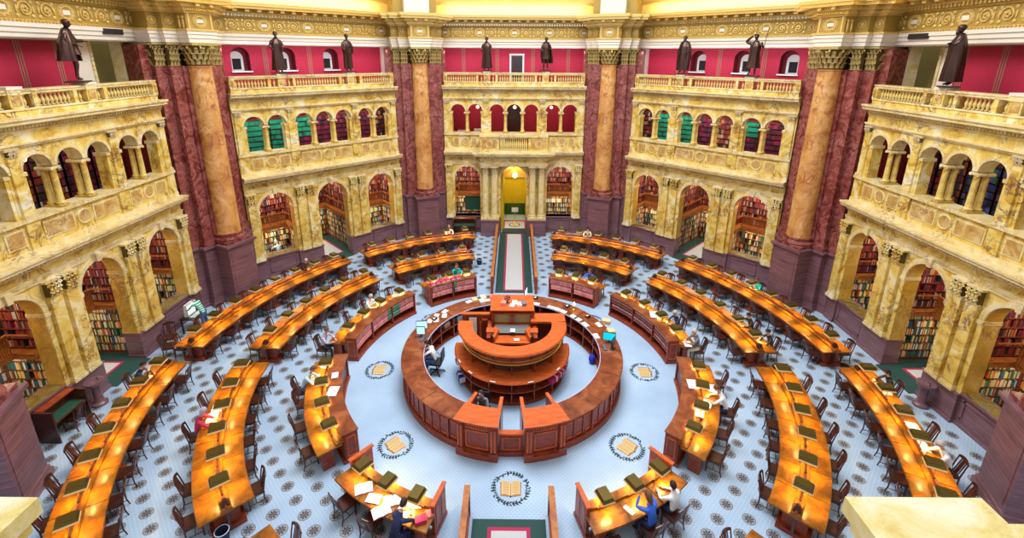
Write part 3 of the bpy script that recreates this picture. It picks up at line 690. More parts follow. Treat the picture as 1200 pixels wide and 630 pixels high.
# portal corridor
r=WALL[90]
mb=MB(); mb.box(-.9,-.7,.55,4.2,0,4.95,'mosaic_yellow'); mb.box(.9,1.1,.55,4.2,0,4.95,'mosaic_yellow'); mb.box(-.9,1.1,4.0,4.2,.9,4.95,'mosaic_yellow'); mb.box(-.9,1.1,3.9,4.2,0,.9,'green_wall'); mb.box(-.9,1.1,.55,4.2,4.7,4.95,'mosaic_yellow'); mb.box(-.7,.9,3.8,4.0,3.0,3.25,'green_wall'); mb.box(-.7,.9,3.7,4.0,3.25,3.32,'gold'); mb.box(-.7,.9,1.5,1.6,3.72,4.7,'siena_reveal'); mb.box(-.7,.9,1.48,1.62,3.6,3.72,'gold')
mb.build('portal_corridor',r,local=True)
mb=MB(); mb.lathe([(.03,0),(.13,.06),(.16,.2),(.1,.34),(.03,.4)],'lamp_tube',n=12); o=mb.build('lantern',None,local=True); o.location=(.1,16.0,3.75); tag(o,'glowing glass lantern hanging in the far yellow portal','lantern')
mb=MB(); mb.tube([(0,0,.4),(0,0,.95)],.012,'brass',6); mb.build('chain',o,local=True)
mb=MB(); mb.box(-.24,.24,-.02,.02,.75,1.1,'white_panel'); mb.tube([(0,0,0),(0,0,.8)],.02,'brass'); mb.lathe([(.16,0),(.14,.03),(.03,.05)],'brass',n=14); o=mb.build('sign_stand',None,local=True); o.location=(.12,17.3,.035); tag(o,'white notice on a brass stand inside the far portal','sign')
# ------------------------------------------------------------------ alcoves with bookcases
BK=MB()
def book_row(M,L,z,h,m,wmin=.032,wmax=.066,dep=.17):
    x=0
    while x<L-.03:
        w=random.uniform(wmin,wmax)
        if random.random()<.05: x+=w*random.randint(1,3); continue
        hh=h*random.uniform(.72,.97)
        BK.M=M; BK.box(x,min(x+w-.005,L),.02,.02+dep,z,z+hh,m); x+=w
def case(mbw,M,L,z0,levels,pitch,matf):
    """bookcase facing local -y, origin at its left end, length L along x"""
    mbw.M=M; H=levels*pitch
    mbw.box(0,L,.22,.26,z0,z0+H+.05,'dark_wood')
    for k in range(levels+1): mbw.box(0,L,-.01,.24,z0+k*pitch,z0+k*pitch+.03,'shelf_wood')
    n=max(1,round(L/1.0))
    for k in range(n+1): q=L*k/n; mbw.box(q-.02,q+.02,-.015,.24,z0,z0+H,'shelf_wood')
    if z0<.5: mbw.box(0,L,0,.24,0,z0,'shelf_wood')
    for k in range(levels): book_row(M,L,z0+k*pitch+.03,pitch-.04,matf(k))
def bay(wa,cx,depth,railed,desc):
    W=Matrix.Translation(WALL[wa].location)@Matrix.Rotation(R(wa-90),4,'Z'); hw=1.2
    root=empty('bookcase',W@Vector((cx,depth-.3,0)),0,'two-storey bookcase full of books '+desc,'bookcase'); 
    mb=MB(); low=lambda k:'spines_bright'; up=lambda k:'spines_dark'
    T=Matrix.Translation
    segs=[(W@T((cx-hw,depth-.26,0)),2*hw),(W@T((cx-hw,.75,0))@Matrix.Rotation(R(90),4,'Z'),depth-1.05),(W@T((cx+hw,depth-.3,0))@Matrix.Rotation(R(-90),4,'Z'),depth-1.05)]
    for M,L in segs: case(mb,M,L,.1,6,.35,low); case(mb,M,L,2.42,7,.35,up)
    mb.M=None; mb.build('shelves',root)
    # mezzanine deck
    mb=MB(W); d0=depth-1.15; xs=hw-.38
    mb.box(cx-hw,cx+hw,d0,depth-.26,2.24,2.38,'rail_wood'); mb.box(cx-hw,cx-xs,.6,d0,2.24,2.38,'rail_wood'); mb.box(cx+xs,cx+hw,.6,d0,2.24,2.38,'rail_wood')
    if railed:
        for z in (2.42,3.12): mb.box(cx-xs,cx+xs,d0-.03,d0+.03,z,z+.06,'rail_wood')
        n=22
        for i in range(n): q=cx-xs+(i+.5)*2*xs/n; mb.box(q-.015,q+.015,d0-.015,d0+.015,2.4,3.15,'rail_wood')
    for s in (-1,1):
        for z in (2.42,3.12): mb.box(cx+s*xs-.02,cx+s*xs+.02,.6,d0,z,z+.05,'rail_wood')
    o=mb.build('mezzanine',root)
    # ceiling and end walls of the bay
    mb=MB(W); mb.box(cx-1.56,cx-1.48,.55,depth+.05,0,4.9,'shelf_wood'); mb.box(cx+1.48,cx+1.56,.55,depth+.05,0,4.9,'shelf_wood'); mb.box(cx-1.56,cx+1.56,depth,depth+.1,0,4.9,'shelf_wood')
    mb.box(cx-1.56,cx+1.56,.55,depth+.1,4.9,5.0,'cream_marble')
    tag(mb.build('wall_alcove'),kind='structure')
    for (z,e,y) in ((4.7,LB*(.55 if wa in(0,180) else 1),depth*.5+.2),(2.1,LB*(.3 if wa in (0,180) else .45),depth-.75)):
        l=bpy.data.lights.new('alcove_light','AREA'); l.energy=e; l.color=(1,.80,.52); l.shape='RECTANGLE'; l.size=1.8; l.size_y=.5
        lo=bpy.data.objects.new('alcove_light',l); COL.objects.link(lo); lo.location=W@Vector((cx,y,z)); lo.rotation_euler=(0,0,R(wa-90))
LB=60.
for wa in (180,135,90,45,0):
    side=wa in(0,180)
    for cx,nm in ((-3.15,{180:'nearest the camera',0:'furthest from the camera'}.get(wa,'left')),(0,'middle'),(3.15,{180:'furthest from the camera',0:'nearest the camera'}.get(wa,'right'))):
        if wa==90 and cx==0: continue
        dep=2.5 if side or cx else 4.4
        bay(wa,cx,dep,side or cx!=0,'behind the '+nm+' arch of the '+WN[wa][0] if not nm[0] in 'nf' else 'behind the '+WN[wa][0]+' arch '+nm)
# shelves seen through the gallery arches
GM={135:['spines_green','spines_green','spines_green','spines_crimson','spines_crimson','spines_crimson','spines_dark'],45:['spines_dark','spines_green','spines_green','spines_crimson','spines_dark','spines_green','spines_crimson'],
    180:['spines_dark']*5+['spines_crimson']*2,0:['spines_crimson','spines_dark','spines_blue','spines_blue','spines_blue','spines_dark','spines_dark']}
for wa,ms in GM.items():
    W=Matrix.Translation(WALL[wa].location)@Matrix.Rotation(R(wa-90),4,'Z')
    mb=MB(); yb=1.5 if wa in(45,135) else 2.1
    root=empty('gallery_bookcase',W@Vector((0,yb,5.9)),0,'long bookcase of bound volumes behind the upper gallery arches of '+WN[wa][1],'bookcase')
    cs=[c for c,h in GA]; ed=[-4.6]+[(a+b)/2 for a,b in zip(cs,cs[1:])]+[4.6]; off=-.63 if wa==135 else (.63 if wa==45 else 0)
    for k,m in enumerate(ms):
        x0,x1=max(-4.6,ed[k]-off*1.0),min(4.6,ed[k+1]-off*1.0)
        if k==0:x0=-4.6
        if k==6:x1=4.6
        M=W@Matrix.Translation((x0,yb,0)); mb.M=M; L=x1-x0
        for q in range(9):
            z=5.95+q*.285; mb.box(0,L,-.01,.24,z,z+.02,'dark_wood'); BK.M=M
            x=0
            mm=m if not(k==2 and q<5 and wa==135) and not (k==5 and wa==45 and q<6) else 'spines_crimson'
            while x<L-.02: w=random.uniform(.11,.16); BK.box(x,min(L,x+w-.004),.02,.17,z+.02,z+.02+random.uniform(.20,.24),mm); x+=w
        for q in (0,L): mb.box(q-.03,q+.03,-.02,.24,5.9,8.52,'dark_wood')
        mb.box(0,L,.22,.26,5.9,8.55,'dark_wood'); mb.box(0,L,-.02,.26,8.5,8.55,'shelf_wood')
    mb.M=None; mb.build('shelves',root)
    l=bpy.data.lights.new('gallery_light','AREA'); l.energy=90 if wa in(45,135) else 25; l.color=(1,.9,.75); l.shape='RECTANGLE'; l.size=8.5; l.size_y=.3
    lo=bpy.data.objects.new('gallery_light',l); COL.objects.link(lo); lo.location=W@Vector((0,.75,9.2)); lo.rotation_euler=(R(28),0,R(wa-90))
BK.M=None
tag(BK.build('books'),'rows of bound books filling the alcove and gallery bookcases all round the room','books',kind='stuff')
# ------------------------------------------------------------------ chairs
def make_chair():
    t=empty('reading_chair',(0,0,0))
    mb=MB(); mb.box(-.22,.22,-.2,.22,.43,.465,'chair_wood'); mb.box(-.2,.2,-.18,.2,.465,.475,'chair_wood'); mb.box(-.2,.2,-.18,.2,.37,.43,'chair_wood'); mb.build('seat',t,local=True)
    mb=MB()
    for s in(-1,1): mb.tube([(s*.2,-.2,.44),(s*.205,-.25,.7),(s*.2,-.3,.93)],[.022,.02,.018],'chair_wood',6)
    n=8
    for i in range(n):
        x0=-.215+.43*i/n; x1=-.215+.43*(i+1)/n; b=lambda x:-.30-.04*(1-(x/.215)**2); tz=lambda x:.98-.05*(x/.215)**2
        mb.add([(x0,b(x0)-.012,.86),(x1,b(x1)-.012,.86),(x1,b(x1)+.012,.86),(x0,b(x0)+.012,.86),(x0,b(x0)-.012,tz(x0)),(x1,b(x1)-.012,tz(x1)),(x1,b(x1)+.012,tz(x1)),(x0,b(x0)+.012,tz(x0))],[(0,3,2,1),(4,5,6,7),(0,1,5,4),(1,2,6,5),(2,3,7,6),(3,0,4,7)],'chair_wood')
    for x,w in ((-.1,.014),(0,.055),(.1,.014)): mb.add([(x-w,-.21,.47),(x+w,-.21,.47),(x+w,-.19,.47),(x-w,-.19,.47),(x-w,-.33,.88),(x+w,-.33,.88),(x+w,-.31,.88),(x-w,-.31,.88)],[(0,3,2,1),(4,5,6,7),(0,1,5,4),(1,2,6,5),(2,3,7,6),(3,0,4,7)],'chair_wood')
    mb.build('backrest',t,local=True)
    for s in(-1,1):
        mb=MB(); mb.frust((s*.19,.18,0),.035,.035,.045,.045,.4,'chair_wood'); mb.build('leg',t,local=True)
        mb=MB(); mb.tube([(s*.2,-.2,.44),(s*.195,-.2,.2),(s*.2,-.25,.0)],[.022,.02,.017],'chair_wood',6); mb.build('leg',t,local=True)
    mb=MB()
    for s in(-1,1): mb.tube([(s*.19,.18,.14),(s*.197,-.22,.14)],.012,'chair_wood',5)
    mb.tube([(-.19,.0,.14),(.19,.0,.14)],.012,'chair_wood',5); mb.tube([(-.19,.18,.24),(.19,.18,.24)],.012,'chair_wood',5); mb.build('stretcher',t,local=True)
    return t
CH=make_chair(); KUSED=[False]
SEATS={}
def chair(loc,face,label,group,first=CH):
    """face: angle in degrees the sitter looks towards"""
    rz=R(face-90)
    if not KUSED[0]: KUSED[0]=True; CH.location=loc; CH.rotation_euler=(0,0,rz); CH['label']=label; CH['group']=group; CH['category']='chair'; KIDS[CH.name]=[(c,[]) for c in CH.children]; return CH
    o=dup(CH,loc,rz,label,group); return o
CH['category']='chair'
# ------------------------------------------------------------------ hooded lamps
LE=5.0
def make_lamp():
    t=empty('reading_lamp',(0,0,0)); t['category']='lamp'
    mb=MB(); mb.frust((0,0,.345),.34,.45,.26,.37,.085,'hood_metal'); mb.box(-.135,.135,-.19,.19,.425,.437,'hood_metal'); hood=mb.build('hood',t,local=True)
    mb=MB(); [mb.add([(a[0]*.17,a[1]*.225,.345),(b[0]*.17,b[1]*.225,.345),(b[0]*.182,b[1]*.237,.295),(a[0]*.182,a[1]*.237,.295)],[(0,1,2,3)],'hood_edge') for a,b in (((-1,-1),(1,-1)),((1,-1),(1,1)),((1,1),(-1,1)),((-1,1),(-1,-1)))]; mb.box(-.165,.165,-.22,.22,.335,.344,'hood_inside'); mb.build('hood_rim',hood,local=True)
    mb=MB(); mb.box(-.2,.2,-.03,.03,0,.03,'bronze')
    for s in(-1,1): mb.tube([(s*.12,0,.02),(s*.12,0,.345)],.014,'brass',6)
    mb.build('stand',t,local=True)
    mb=MB(); mb.tube([(-.15,0,.30),(.15,0,.30)],.018,'lamp_tube',8); mb.build('lamp_tube',hood,local=True)
    for s in (-1,1):
        l=bpy.data.lights.new('lamp_light','AREA'); l.energy=LE; l.color=(1,.62,.17); l.shape='RECTANGLE'; l.size=.26; l.size_y=.08; l.spread=R(112)
        lo=bpy.data.objects.new('lamp_light',l); COL.objects.link(lo); lo.parent=t; lo.location=(0,s*.15,.28); lo.rotation_euler=(s*R(16),0,0)
    return t
LM=make_lamp(); LUSED=[False]
def lamp(r,a,z,label,group):
    loc=P(r,a,z); rz=R(a-90)
    if not LUSED[0]: LUSED[0]=True; LM.location=loc; LM.rotation_euler=(0,0,rz); LM['label']=label; LM['group']=group; KIDS[LM.name]=[(c,list(c.children)) for c in LM.children]; return
    dup(LM,loc,rz,label,group)
# ------------------------------------------------------------------ curved reading desks
def mir(a,right): return (180-a)%360 if right else a
SKIPS=set()
def double_desk(ring,pos,right,r0,r1,a0,a1,lamps,chairs=True,endcap=False):
    side='right' if right else 'left'; rm=(r0+r1)/2
    b0,b1=sorted((mir(a0,right),mir(a1,right)))
    am=(b0+b1)/2; nm=f'{side} {pos} {ring}-ring desk'
    posl={'far':'beside the central aisle','middle':'before the angled wall','near':'running towards the camera','front':'at the bottom edge'}[pos]
    d=empty('reading_desk',P(rm,am),0,f'curved double-sided reading desk of the {ring} ring, {side} side, {posl}','desk','curved double-sided reading desks')
    mb=MB(); n=max(2,round((b1-b0)/5.4)); st=(b1-b0)/n
    for s in((r0,rm-.12),(rm+.12,r1)):
        for i in range(n):
            g=.05; mb.arc([(s[0],.75),(s[0]+.02,.735),(s[1],.735),(s[1],.785),(s[0]+.015,.785)] if s[0]==r0 else [(s[0],.735),(s[1]-.02,.735),(s[1],.75),(s[1]-.015,.785),(s[0],.785)],b0+i*st+(g if i else 0),b0+(i+1)*st-(g if i<n-1 else 0),'desk_wood',3)
    mb.build('desktop',d)
    mb=MB(); mb.arc([(rm-.13,.73),(rm+.13,.73),(rm+.13,.84),(rm+.09,.88),(rm-.09,.88),(rm-.13,.84)],b0,b1,'desk_wood'); mb.arcbox(rm-.02,rm+.02,b0,b1,.88,.93,'cherry'); mb.build('divider',d)
    mb=MB(); mb.arcbox(r0+.06,r0+.09,b0+.25,b1-.25,.64,.735,'cherry'); mb.arcbox(r1-.09,r1-.06,b0+.25,b1-.25,.64,.735,'cherry'); mb.arcbox(rm-.03,rm+.03,b0+.4,b1-.4,.15,.735,'dark_wood'); mb.build('apron',d)
    k=max(2,round(math.radians(b1-b0)*rm/2.4)+1); w=math.degrees(.25/rm)
    for i in range(k):
        c=b0+w*1.6+(b1-b0-3.2*w)*i/(k-1); mb=MB(); mb.arcbox(rm-.3,rm+.3,c-w*.6,c+w*.6,.12,.735,'cherry',2); mb.arcbox(rm-.4,rm+.4,c-w,c+w,0,.13,'cherry',2); mb.arcbox(rm-.36,rm+.36,c-w*.8,c+w*.8,.66,.735,'cherry',2)
        mb.build('pedestal',d)
    for i,a in enumerate(sorted(mir(q,right) for q in (a0+.9,a1-.9))):
        mb=MB(); mb.frust(P(rm,a,.9),.2,.2,.08,.08,.16,'bronze',R(a)); mb.build('end_finial',d)
    far=sorted(lamps,key=lambda q:(P(rm,mir(q,right)).y),reverse=True)
    fe='far end' 
    for i,q in enumerate(far):
        a=mir(q,right)
        lamp(rm,a,.93,f'{ORD[i]} olive hooded reading lamp from the {fe}, {nm}','hooded lamps on the reading desks')
        mb=MB(); 
        if chairs:
            for o,(rr,fc,sn) in enumerate(((r0-.02,a,'centre side'),(r1+.02,a+180,'wall side'))):
                if (ring,pos,side,sn,i) in SKIPS: continue
                rr+= random.uniform(-.03,.05)*(-1 if o==0 else 1); aa=a+random.uniform(-.25,.25)
                chair(P(rr,aa),fc+random.uniform(-6,6),f'{ORD[i]} dark wooden chair from far end, {sn} of {nm}','wooden chairs around the reading desks')
    return d
def seq(a,b,n): return [a+(b-a)*i/(n-1) for i in range(n)]
D3=[('far',101,132.8,seq(103.9,130.2,6)),('middle',137.2,178.7,seq(140.6,176.6,8)),('near',183,222.5,seq(185.8,219.6,8))]
D2=[('far',103.5,131.3,seq(107.4,128.2,4)),('middle',137.8,178.6,seq(141.2,175.4,6)),('near',184,222.8,seq(188,219,6)),('front',229.5,262,seq(234,257,4))]
SKIPS|={('outer','near','left','wall side',1),('middle','near','left','wall side',2),('outer','near','right','wall side',1)}
for right in (False,True):
    for pos,a0,a1,l in D3: double_desk('outer',pos,right,12.3,13.5,a0,a1,l)
    for pos,a0,a1,l in D2: double_desk('middle',pos,right,9.2,10.5,a0,a1,l)
# ------------------------------------------------------------------ inner ring: desks backed by low bookcases
def inner_desk(pos,right,a0,a1,lamps,shelves,panel_only=False):
    side='right' if right else 'left'; b0,b1=sorted((mir(a0,right),mir(a1,right))); am=(b0+b1)/2
    pl={'far':'nearest the aisle','middle':'second from the aisle','near':'third from the aisle','front':'beside the bottom runner'}[pos]
    d=empty('inner_desk',P(6.9,am),0,f'curved inner-ring reading desk with {"wooden end panels" if panel_only else "low bookcase back"}, {side} side, {pl}','desk','curved inner-ring desks')
    rt=6.78; mb=MB(); n=max(2,round((b1-b0)/9)); st=(b1-b0)/n
    for i in range(n): mb.arc([(rt,.735),(7.48,.735),(7.5,.75),(7.485,.785),(rt,.785)],b0+i*st+(.06 if i else 0),b0+(i+1)*st-(.06 if i<n-1 else 0),'desk_wood',4)
    mb.build('desktop',d)
    if panel_only:
        mb=MB(); mb.arcbox(6.66,6.9,b0,b1,.76,.86,'desk_wood'); mb.arcbox(6.76,6.8,b0,b1,.1,.8,'cherry'); mb.build('back_panel',d)
        for s,b in ((1,b0),(-1,b1)):
            w=.5; mb=MB(); q0,q1=sorted((b,b+s*.75)); mb.arcbox(6.32,7.0,q0,q1,0,1.06,'cherry',2); q0,q1=sorted((b-s*.15,b+s*.9)); mb.arcbox(6.27,7.04,q0,q1,1.06,1.1,'cherry_top',2); mb.arcbox(6.27,7.04,q0,q1,0,.12,'cherry',2)
            for rr in ((6.36,6.62),(6.7,6.95)): q0,q1=sorted((b-s*.08,b+s*.1)); mb.arcbox(rr[0]+.04,rr[1]-.04,q0,q1,.25,.95,'cherry_top',2)
            mb.build('end_panel',d)
        rl=6.9
    else:
        mb=MB(); rb=6.28; re=6.72
        mb.arcbox(re-.03,re,b0,b1,.05,1.03,'cherry'); mb.arcbox(rb-.03,re+.05,b0-.2,b1+.2,1.03,1.07,'ring_top'); mb.arcbox(rb-.03,re+.06,b0-.15,b1+.15,0,.12,'cherry')
        k=max(2,round(math.radians(b1-b0)*6.4/1.3))
        for i in range(k+1): c=b0+.15+(b1-b0-.3)*i/k; ww=.35 if i in(0,k) else .16; mb.arcbox(rb,re,c-ww if i else c-.15,c+ww if i<k else c+.15,.1,1.04,'cherry',1)
        for z in (.12,.42,.72): mb.arcbox(rb+.04,re,b0,b1,z,z+.025,'cherry')
        if not shelves: mb.arcbox(rb+.05,rb+.08,b0,b1,.12,1.03,'dark_wood')
        for s,b in ((1,b0),(-1,b1)):
            q0,q1=sorted((b-s*.28,b)); 
            for rr,z0,z1 in ((6.36,.22,.9),): mb.arcbox(rr,6.64,q0,q1,z0,z0+.03,'cherry_top',1); mb.arcbox(rr,6.64,q0,q1,z1,z1+.03,'cherry_top',1); mb.arcbox(rr,rr+.03,q0,q1,z0,z1,'cherry_top',1); mb.arcbox(6.61,6.64,q0,q1,z0,z1,'cherry_top',1)
        mb.build('bookcase_back',d); rl=6.9
        mb=MB(); mb.arcbox(6.72,6.95,b0+.3,b1-.3,.78,.84,'desk_wood'); mb.build('lamp_ledge',d)
    for b in (b0+2.2,b1-2.2): mb=MB(); mb.arcbox(7.0,7.35,b-.9,b+.9,0,.735,'cherry',2); mb.build('pedestal',d)
    for i,q in enumerate(sorted(lamps,key=lambda q:P(6.9,mir(q,right)).y,reverse=True)):
        a=mir(q,right); lamp(rl+.02,a,.84,f'{ORD[i]} hooded lamp from far end, {side} inner-ring desk {pl}','hooded lamps on the reading desks')
        chair(P(7.56+random.uniform(-.03,.1),a+random.uniform(-.8,.8)),a+180+random.uniform(-8,8),f'{ORD[i]} dark wooden chair from far end, {side} inner-ring desk {pl}','wooden chairs around the reading desks')
    # volumes on the shelves, each its own object
    if shelves:
        for row,z in enumerate((.445,.745)):
            a=b0+.9; idx=0
            while a<b1-1.1:
                w=random.uniform(.075,.10); da=math.degrees(w/6.33); c=a+da/2
                k=(b1-b0-.3)/max(2,round(math.radians(b1-b0)*6.4/1.3)); ph=((c-b0-.15)/k)%1
                if ph<.06 or ph>.94: a+=.3; continue
                green=shelves[2] and shelves[2][0]<(c-b0)/(b1-b0)<shelves[2][1] and random.random()<.9
                key='g' if green else shelves[0]; B=VOL[key][random.randint(0,2)]
                o=B.copy(); COL.objects.link(o); o.location=P(6.315,c,z); o.rotation_euler=(0,0,R(c-90))
                for ch in B.children: q=ch.copy(); COL.objects.link(q); q.parent=o
                rown='upper' if row else 'lower'; cn={'p':'pink-spined','m':'dark maroon','g':'green-spined'}[key]
                tag(o,f'{cn} bound volume in the {rown} row, {side} inner bookcase {pl}','book',f'{cn} volumes, {rown} row, {side} bookcase {pl}')
                a+=da
    return d
VOL={}
for key,m in (('p','book_pink'),('m','book_maroon'),('g','book_green')):
    VOL[key]=[]
    for i,(w,h) in enumerate(((.068,.245),(.08,.25),(.09,.255))):
        mb=MB(); mb.box(-w/2,w/2,.0,.2,0,h,m if not(key=='p' and i==1) else 'book_rose'); mb.box(-w/2+.004,w/2-.004,.19,.203,.006,h-.006,'paper_cream')
        o=mb.build('bound_volume',None,local=True)
        mb=MB(); mb.box(-w/2+.006,w/2-.006,-.002,.001,h*.6,h*.78,'book_label' if key!='g' else 'gold'); mb.box(-w/2+.006,w/2-.006,-.002,.001,h*.12,h*.16,'gold'); mb.build('spine_label',o,local=True)
        VOL[key].append(o)
bpy.context.view_layer.update()
for right in(False,True):
    inner_desk('far',right,107.2,129.6,[110.5,118,125.5],('p' if not right else 'p',0,(.42,.47) if not right else None))
    inner_desk('middle',right,137.7,175.2,[141.5,150.9,160.2,169.5],('p' if not right else 'm',0,(.22,.40) if not right else None))
    inner_desk('near',right,184.6,221.6,[189.5,198.5,207.5,216.5],None)
    inner_desk('front',right,229.6,254,[234,241.8,249.6],None,True)
for l in VOL.values():
    for o in l:
        for c in list(o.children): bpy.data.objects.remove(c)
        bpy.data.objects.remove(o)
# ------------------------------------------------------------------ aisle rails
def aisle_rail(x,y0,y1,label,h=.98):
    d=empty('aisle_rail',(x,(y0+y1)/2,0),0,label,'railing','wooden rails along the aisle'); n=max(2,round(abs(y1-y0)/1.2))
    mb=MB(); mb.box(x-.035,x+.035,y0,y1,.1,h-.05,'cherry'); mb.box(x-.06,x+.06,y0,y1,0,.1,'cherry')
    for i in range(n):
        a=y0+(y1-y0)*(i+.1)/n; b=y0+(y1-y0)*(i+.9)/n; mb.box(x-.05,x+.05,a,b,.2,.24,'cherry_top'); mb.box(x-.05,x+.05,a,b,h-.18,h-.14,'cherry_top'); 
    mb.build('panel',d)
    mb=MB(); mb.box(x-.08,x+.08,y0-.03,y1+.03,h-.05,h,'rail_wood'); mb.build('handrail',d)
    for i in range(n+1):
        q=y0+(y1-y0)*i/n; mb=MB(); mb.box(x-.07,x+.07,q-.07,q+.07,0,h-.05,'cherry'); mb.build('post',d)
aisle_rail(-1.08,6.3,14.2,'long wooden rail left of the far aisle runner'); aisle_rail(1.22,6.3,14.2,'long wooden rail right of the far aisle runner')
aisle_rail(-1.16,-9.8,-6.05,'wooden rail left of the bottom runner, near the camera'); aisle_rail(1.08,-9.8,-6.05,'wooden rail right of the bottom runner, near the camera')
# ------------------------------------------------------------------ figures
def seg_dist(p,a,b):
    ab=b-a; t=max(0,min(1,(p-a).dot(ab)/max(1e-9,ab.length_squared))); return (p-(a+ab*t)).length
def figure_mesh(J,bones,region,mats,head_c,head_look,skin,extra=None,fingers=True,name='body'):
    """J: joint -> (pos, radius). bones: list of (a,b,region). One continuous skinned surface plus head and hands."""
    names=list(J); me=bpy.data.meshes.new('tmp'); me.from_pydata([J[n][0] for n in names],[(names.index(a),names.index(b)) for a,b,_ in bones],[])
    ob=bpy.data.objects.new('tmp',me); COL.objects.link(ob); md=ob.modifiers.new('S','SKIN')
    sv=me.skin_vertices[0].data
    for i,n in enumerate(names):
        r=J[n][1]; sv[i].radius=r if isinstance(r,tuple) else (r,r)
        sv[i].use_root=(i==0)
    md.branch_smoothing=.6; s2=ob.modifiers.new('U','SUBSURF'); s2.levels=1; s2.render_levels=1
    dg=bpy.context.evaluated_depsgraph_get(); ev=ob.evaluated_get(dg); m2=bpy.data.meshes.new_from_object(ev)
    vs=[tuple(v.co) for v in m2.vertices]; fs=[tuple(p.vertices) for p in m2.polygons]
    bpy.data.objects.remove(ob); bpy.data.meshes.remove(me)
    mb=MB(); cent=[sum((Vector(vs[i]) for i in f),Vector())/len(f) for f in fs]
    by={}
    for f,c in zip(fs,cent):
        best=min(bones,key=lambda b:seg_dist(c,Vector(J[b[0]][0]),Vector(J[b[1]][0]))-.35*max(J[b[0]][1] if not isinstance(J[b[0]][1],tuple) else J[b[0]][1][0],0))
        by.setdefault(region[best[2]],[]).append(f)
    o=0; mb.v=list(vs)
    for m,fl in by.items(): k=mb.mat(m); mb.f+=[list(f) for f in fl]; mb.mi+=[k]*len(fl)
    bpy.data.meshes.remove(m2)
    # head
    hc=Vector(head_c); look=Vector(head_look).normalized(); up=Vector((0,0,1)); side=look.cross(up).normalized(); up=side.cross(look)
    M=Matrix((side,look,up)).transposed()
    nu,nv=16,12; hv=[]
    for i in range(nv+1):
        t=PI*i/nv
        for j in range(nu):
            p=2*PI*j/nu; x,y,z=math.sin(t)*math.cos(p),math.sin(t)*math.sin(p),math.cos(t)
            q=Vector((x*.076,y*.095,z*.118))
            if z<-.1: q.x*=1-.35*min(1,(-z-.1)); q.y*=1-.12*(-z)
            if y>.75 and -.25<z<.2: q.y+=.012
            hv.append(hc+M@q)
    mb.add(hv,[(i*nu+j,(i+1)*nu+j,(i+1)*nu+(j+1)%nu,i*nu+(j+1)%nu) for i in range(nv) for j in range(nu)],skin)
    def at(x,y,z): return hc+M@Vector((x,y,z))
    mb.add([at(-.012,.092,-.02),at(.012,.092,-.02),at(0,.125,-.022),at(0,.098,.03)],[(0,1,2),(0,2,3),(1,3,2),(0,3,1)],skin)
    for s in(-1,1):
        mb.ell(at(s*.076,-.005,-.005),(.012,.02,.03),skin,6,5)
        mb.ell(at(s*.03,.09,.012),(.012,.008,.007),'hair_dark' if skin!='bronze' else 'bronze',6,4)
    mb.ell(at(0,.086,-.055),(.024,.01,.006),'cloth_red' if skin=='skin' else skin,6,4)
    # hands: palm and five fingers
    if fingers:
        for h,(w,d,pn) in fingers.items():
            w=Vector(w); d=Vector(d).normalized(); sx=1 if h=='r' else -1
            n=Vector(pn).normalized(); sd=d.cross(n).normalized()
            mb.obox(w+d*.045,sd*.038,n*.013,d*.05,skin)
            for k,(off,l) in enumerate(((-.028,.066),(-.010,.075),(.009,.07),(.027,.055))):
                a=w+d*.09+sd*off; mb.tube([a,a+d*l*.5-n*.004,a+d*l*.85-n*.018],[.0095,.009,.007],skin,6)
            a=w+d*.03+sd*(-sx*.036); mb.tube([a,a+d*.025-sd*sx*.02,a+d*.055-sd*sx*.028-n*.006],[.011,.0105,.008],skin,6)
    if extra: extra(mb)
    return mb
def hair_mb(hc,look,m,style='short'):
    hc=Vector(hc); look=Vector(look).normalized(); up=Vector((0,0,1)); side=look.cross(up).normalized(); up=side.cross(look); M=Matrix((side,look,up)).transposed(); mb=MB()
    nu,nv=16,8; hv=[]; drop={'short':.58,'long':.72,'bald':.5}[style]
    for i in range(nv+1):
        for j in range(nu):
            p=2*PI*j/nu; back=.5-.5*math.sin(p)      # 1 at the back
            t=PI*(i/nv)*(.30+drop*.55*back+.04); r=1.07
            x,y,z=math.sin(t)*math.cos(p),math.sin(t)*math.sin(p),math.cos(t)
            q=Vector((x*.08*r,y*.1*r-.004,z*.122*r))
            if style=='long' and i==nv: q.z-=.10*back
            hv.append(hc+M@q)
    n0=len(hv); hv+= [hc+M@(M.inverted()@(v-hc)*.93) for v in hv]
    fs=[(i*nu+j,(i+1)*nu+j,(i+1)*nu+(j+1)%nu,i*nu+(j+1)%nu) for i in range(nv) for j in range(nu)]
    fs+=[tuple(n0+k for k in f[::-1]) for f in fs]+[(nv*nu+j,nv*nu+(j+1)%nu,n0+nv*nu+(j+1)%nu,n0+nv*nu+j)[::-1] for j in range(nu)]
    mb.add(hv,fs,m); return mb
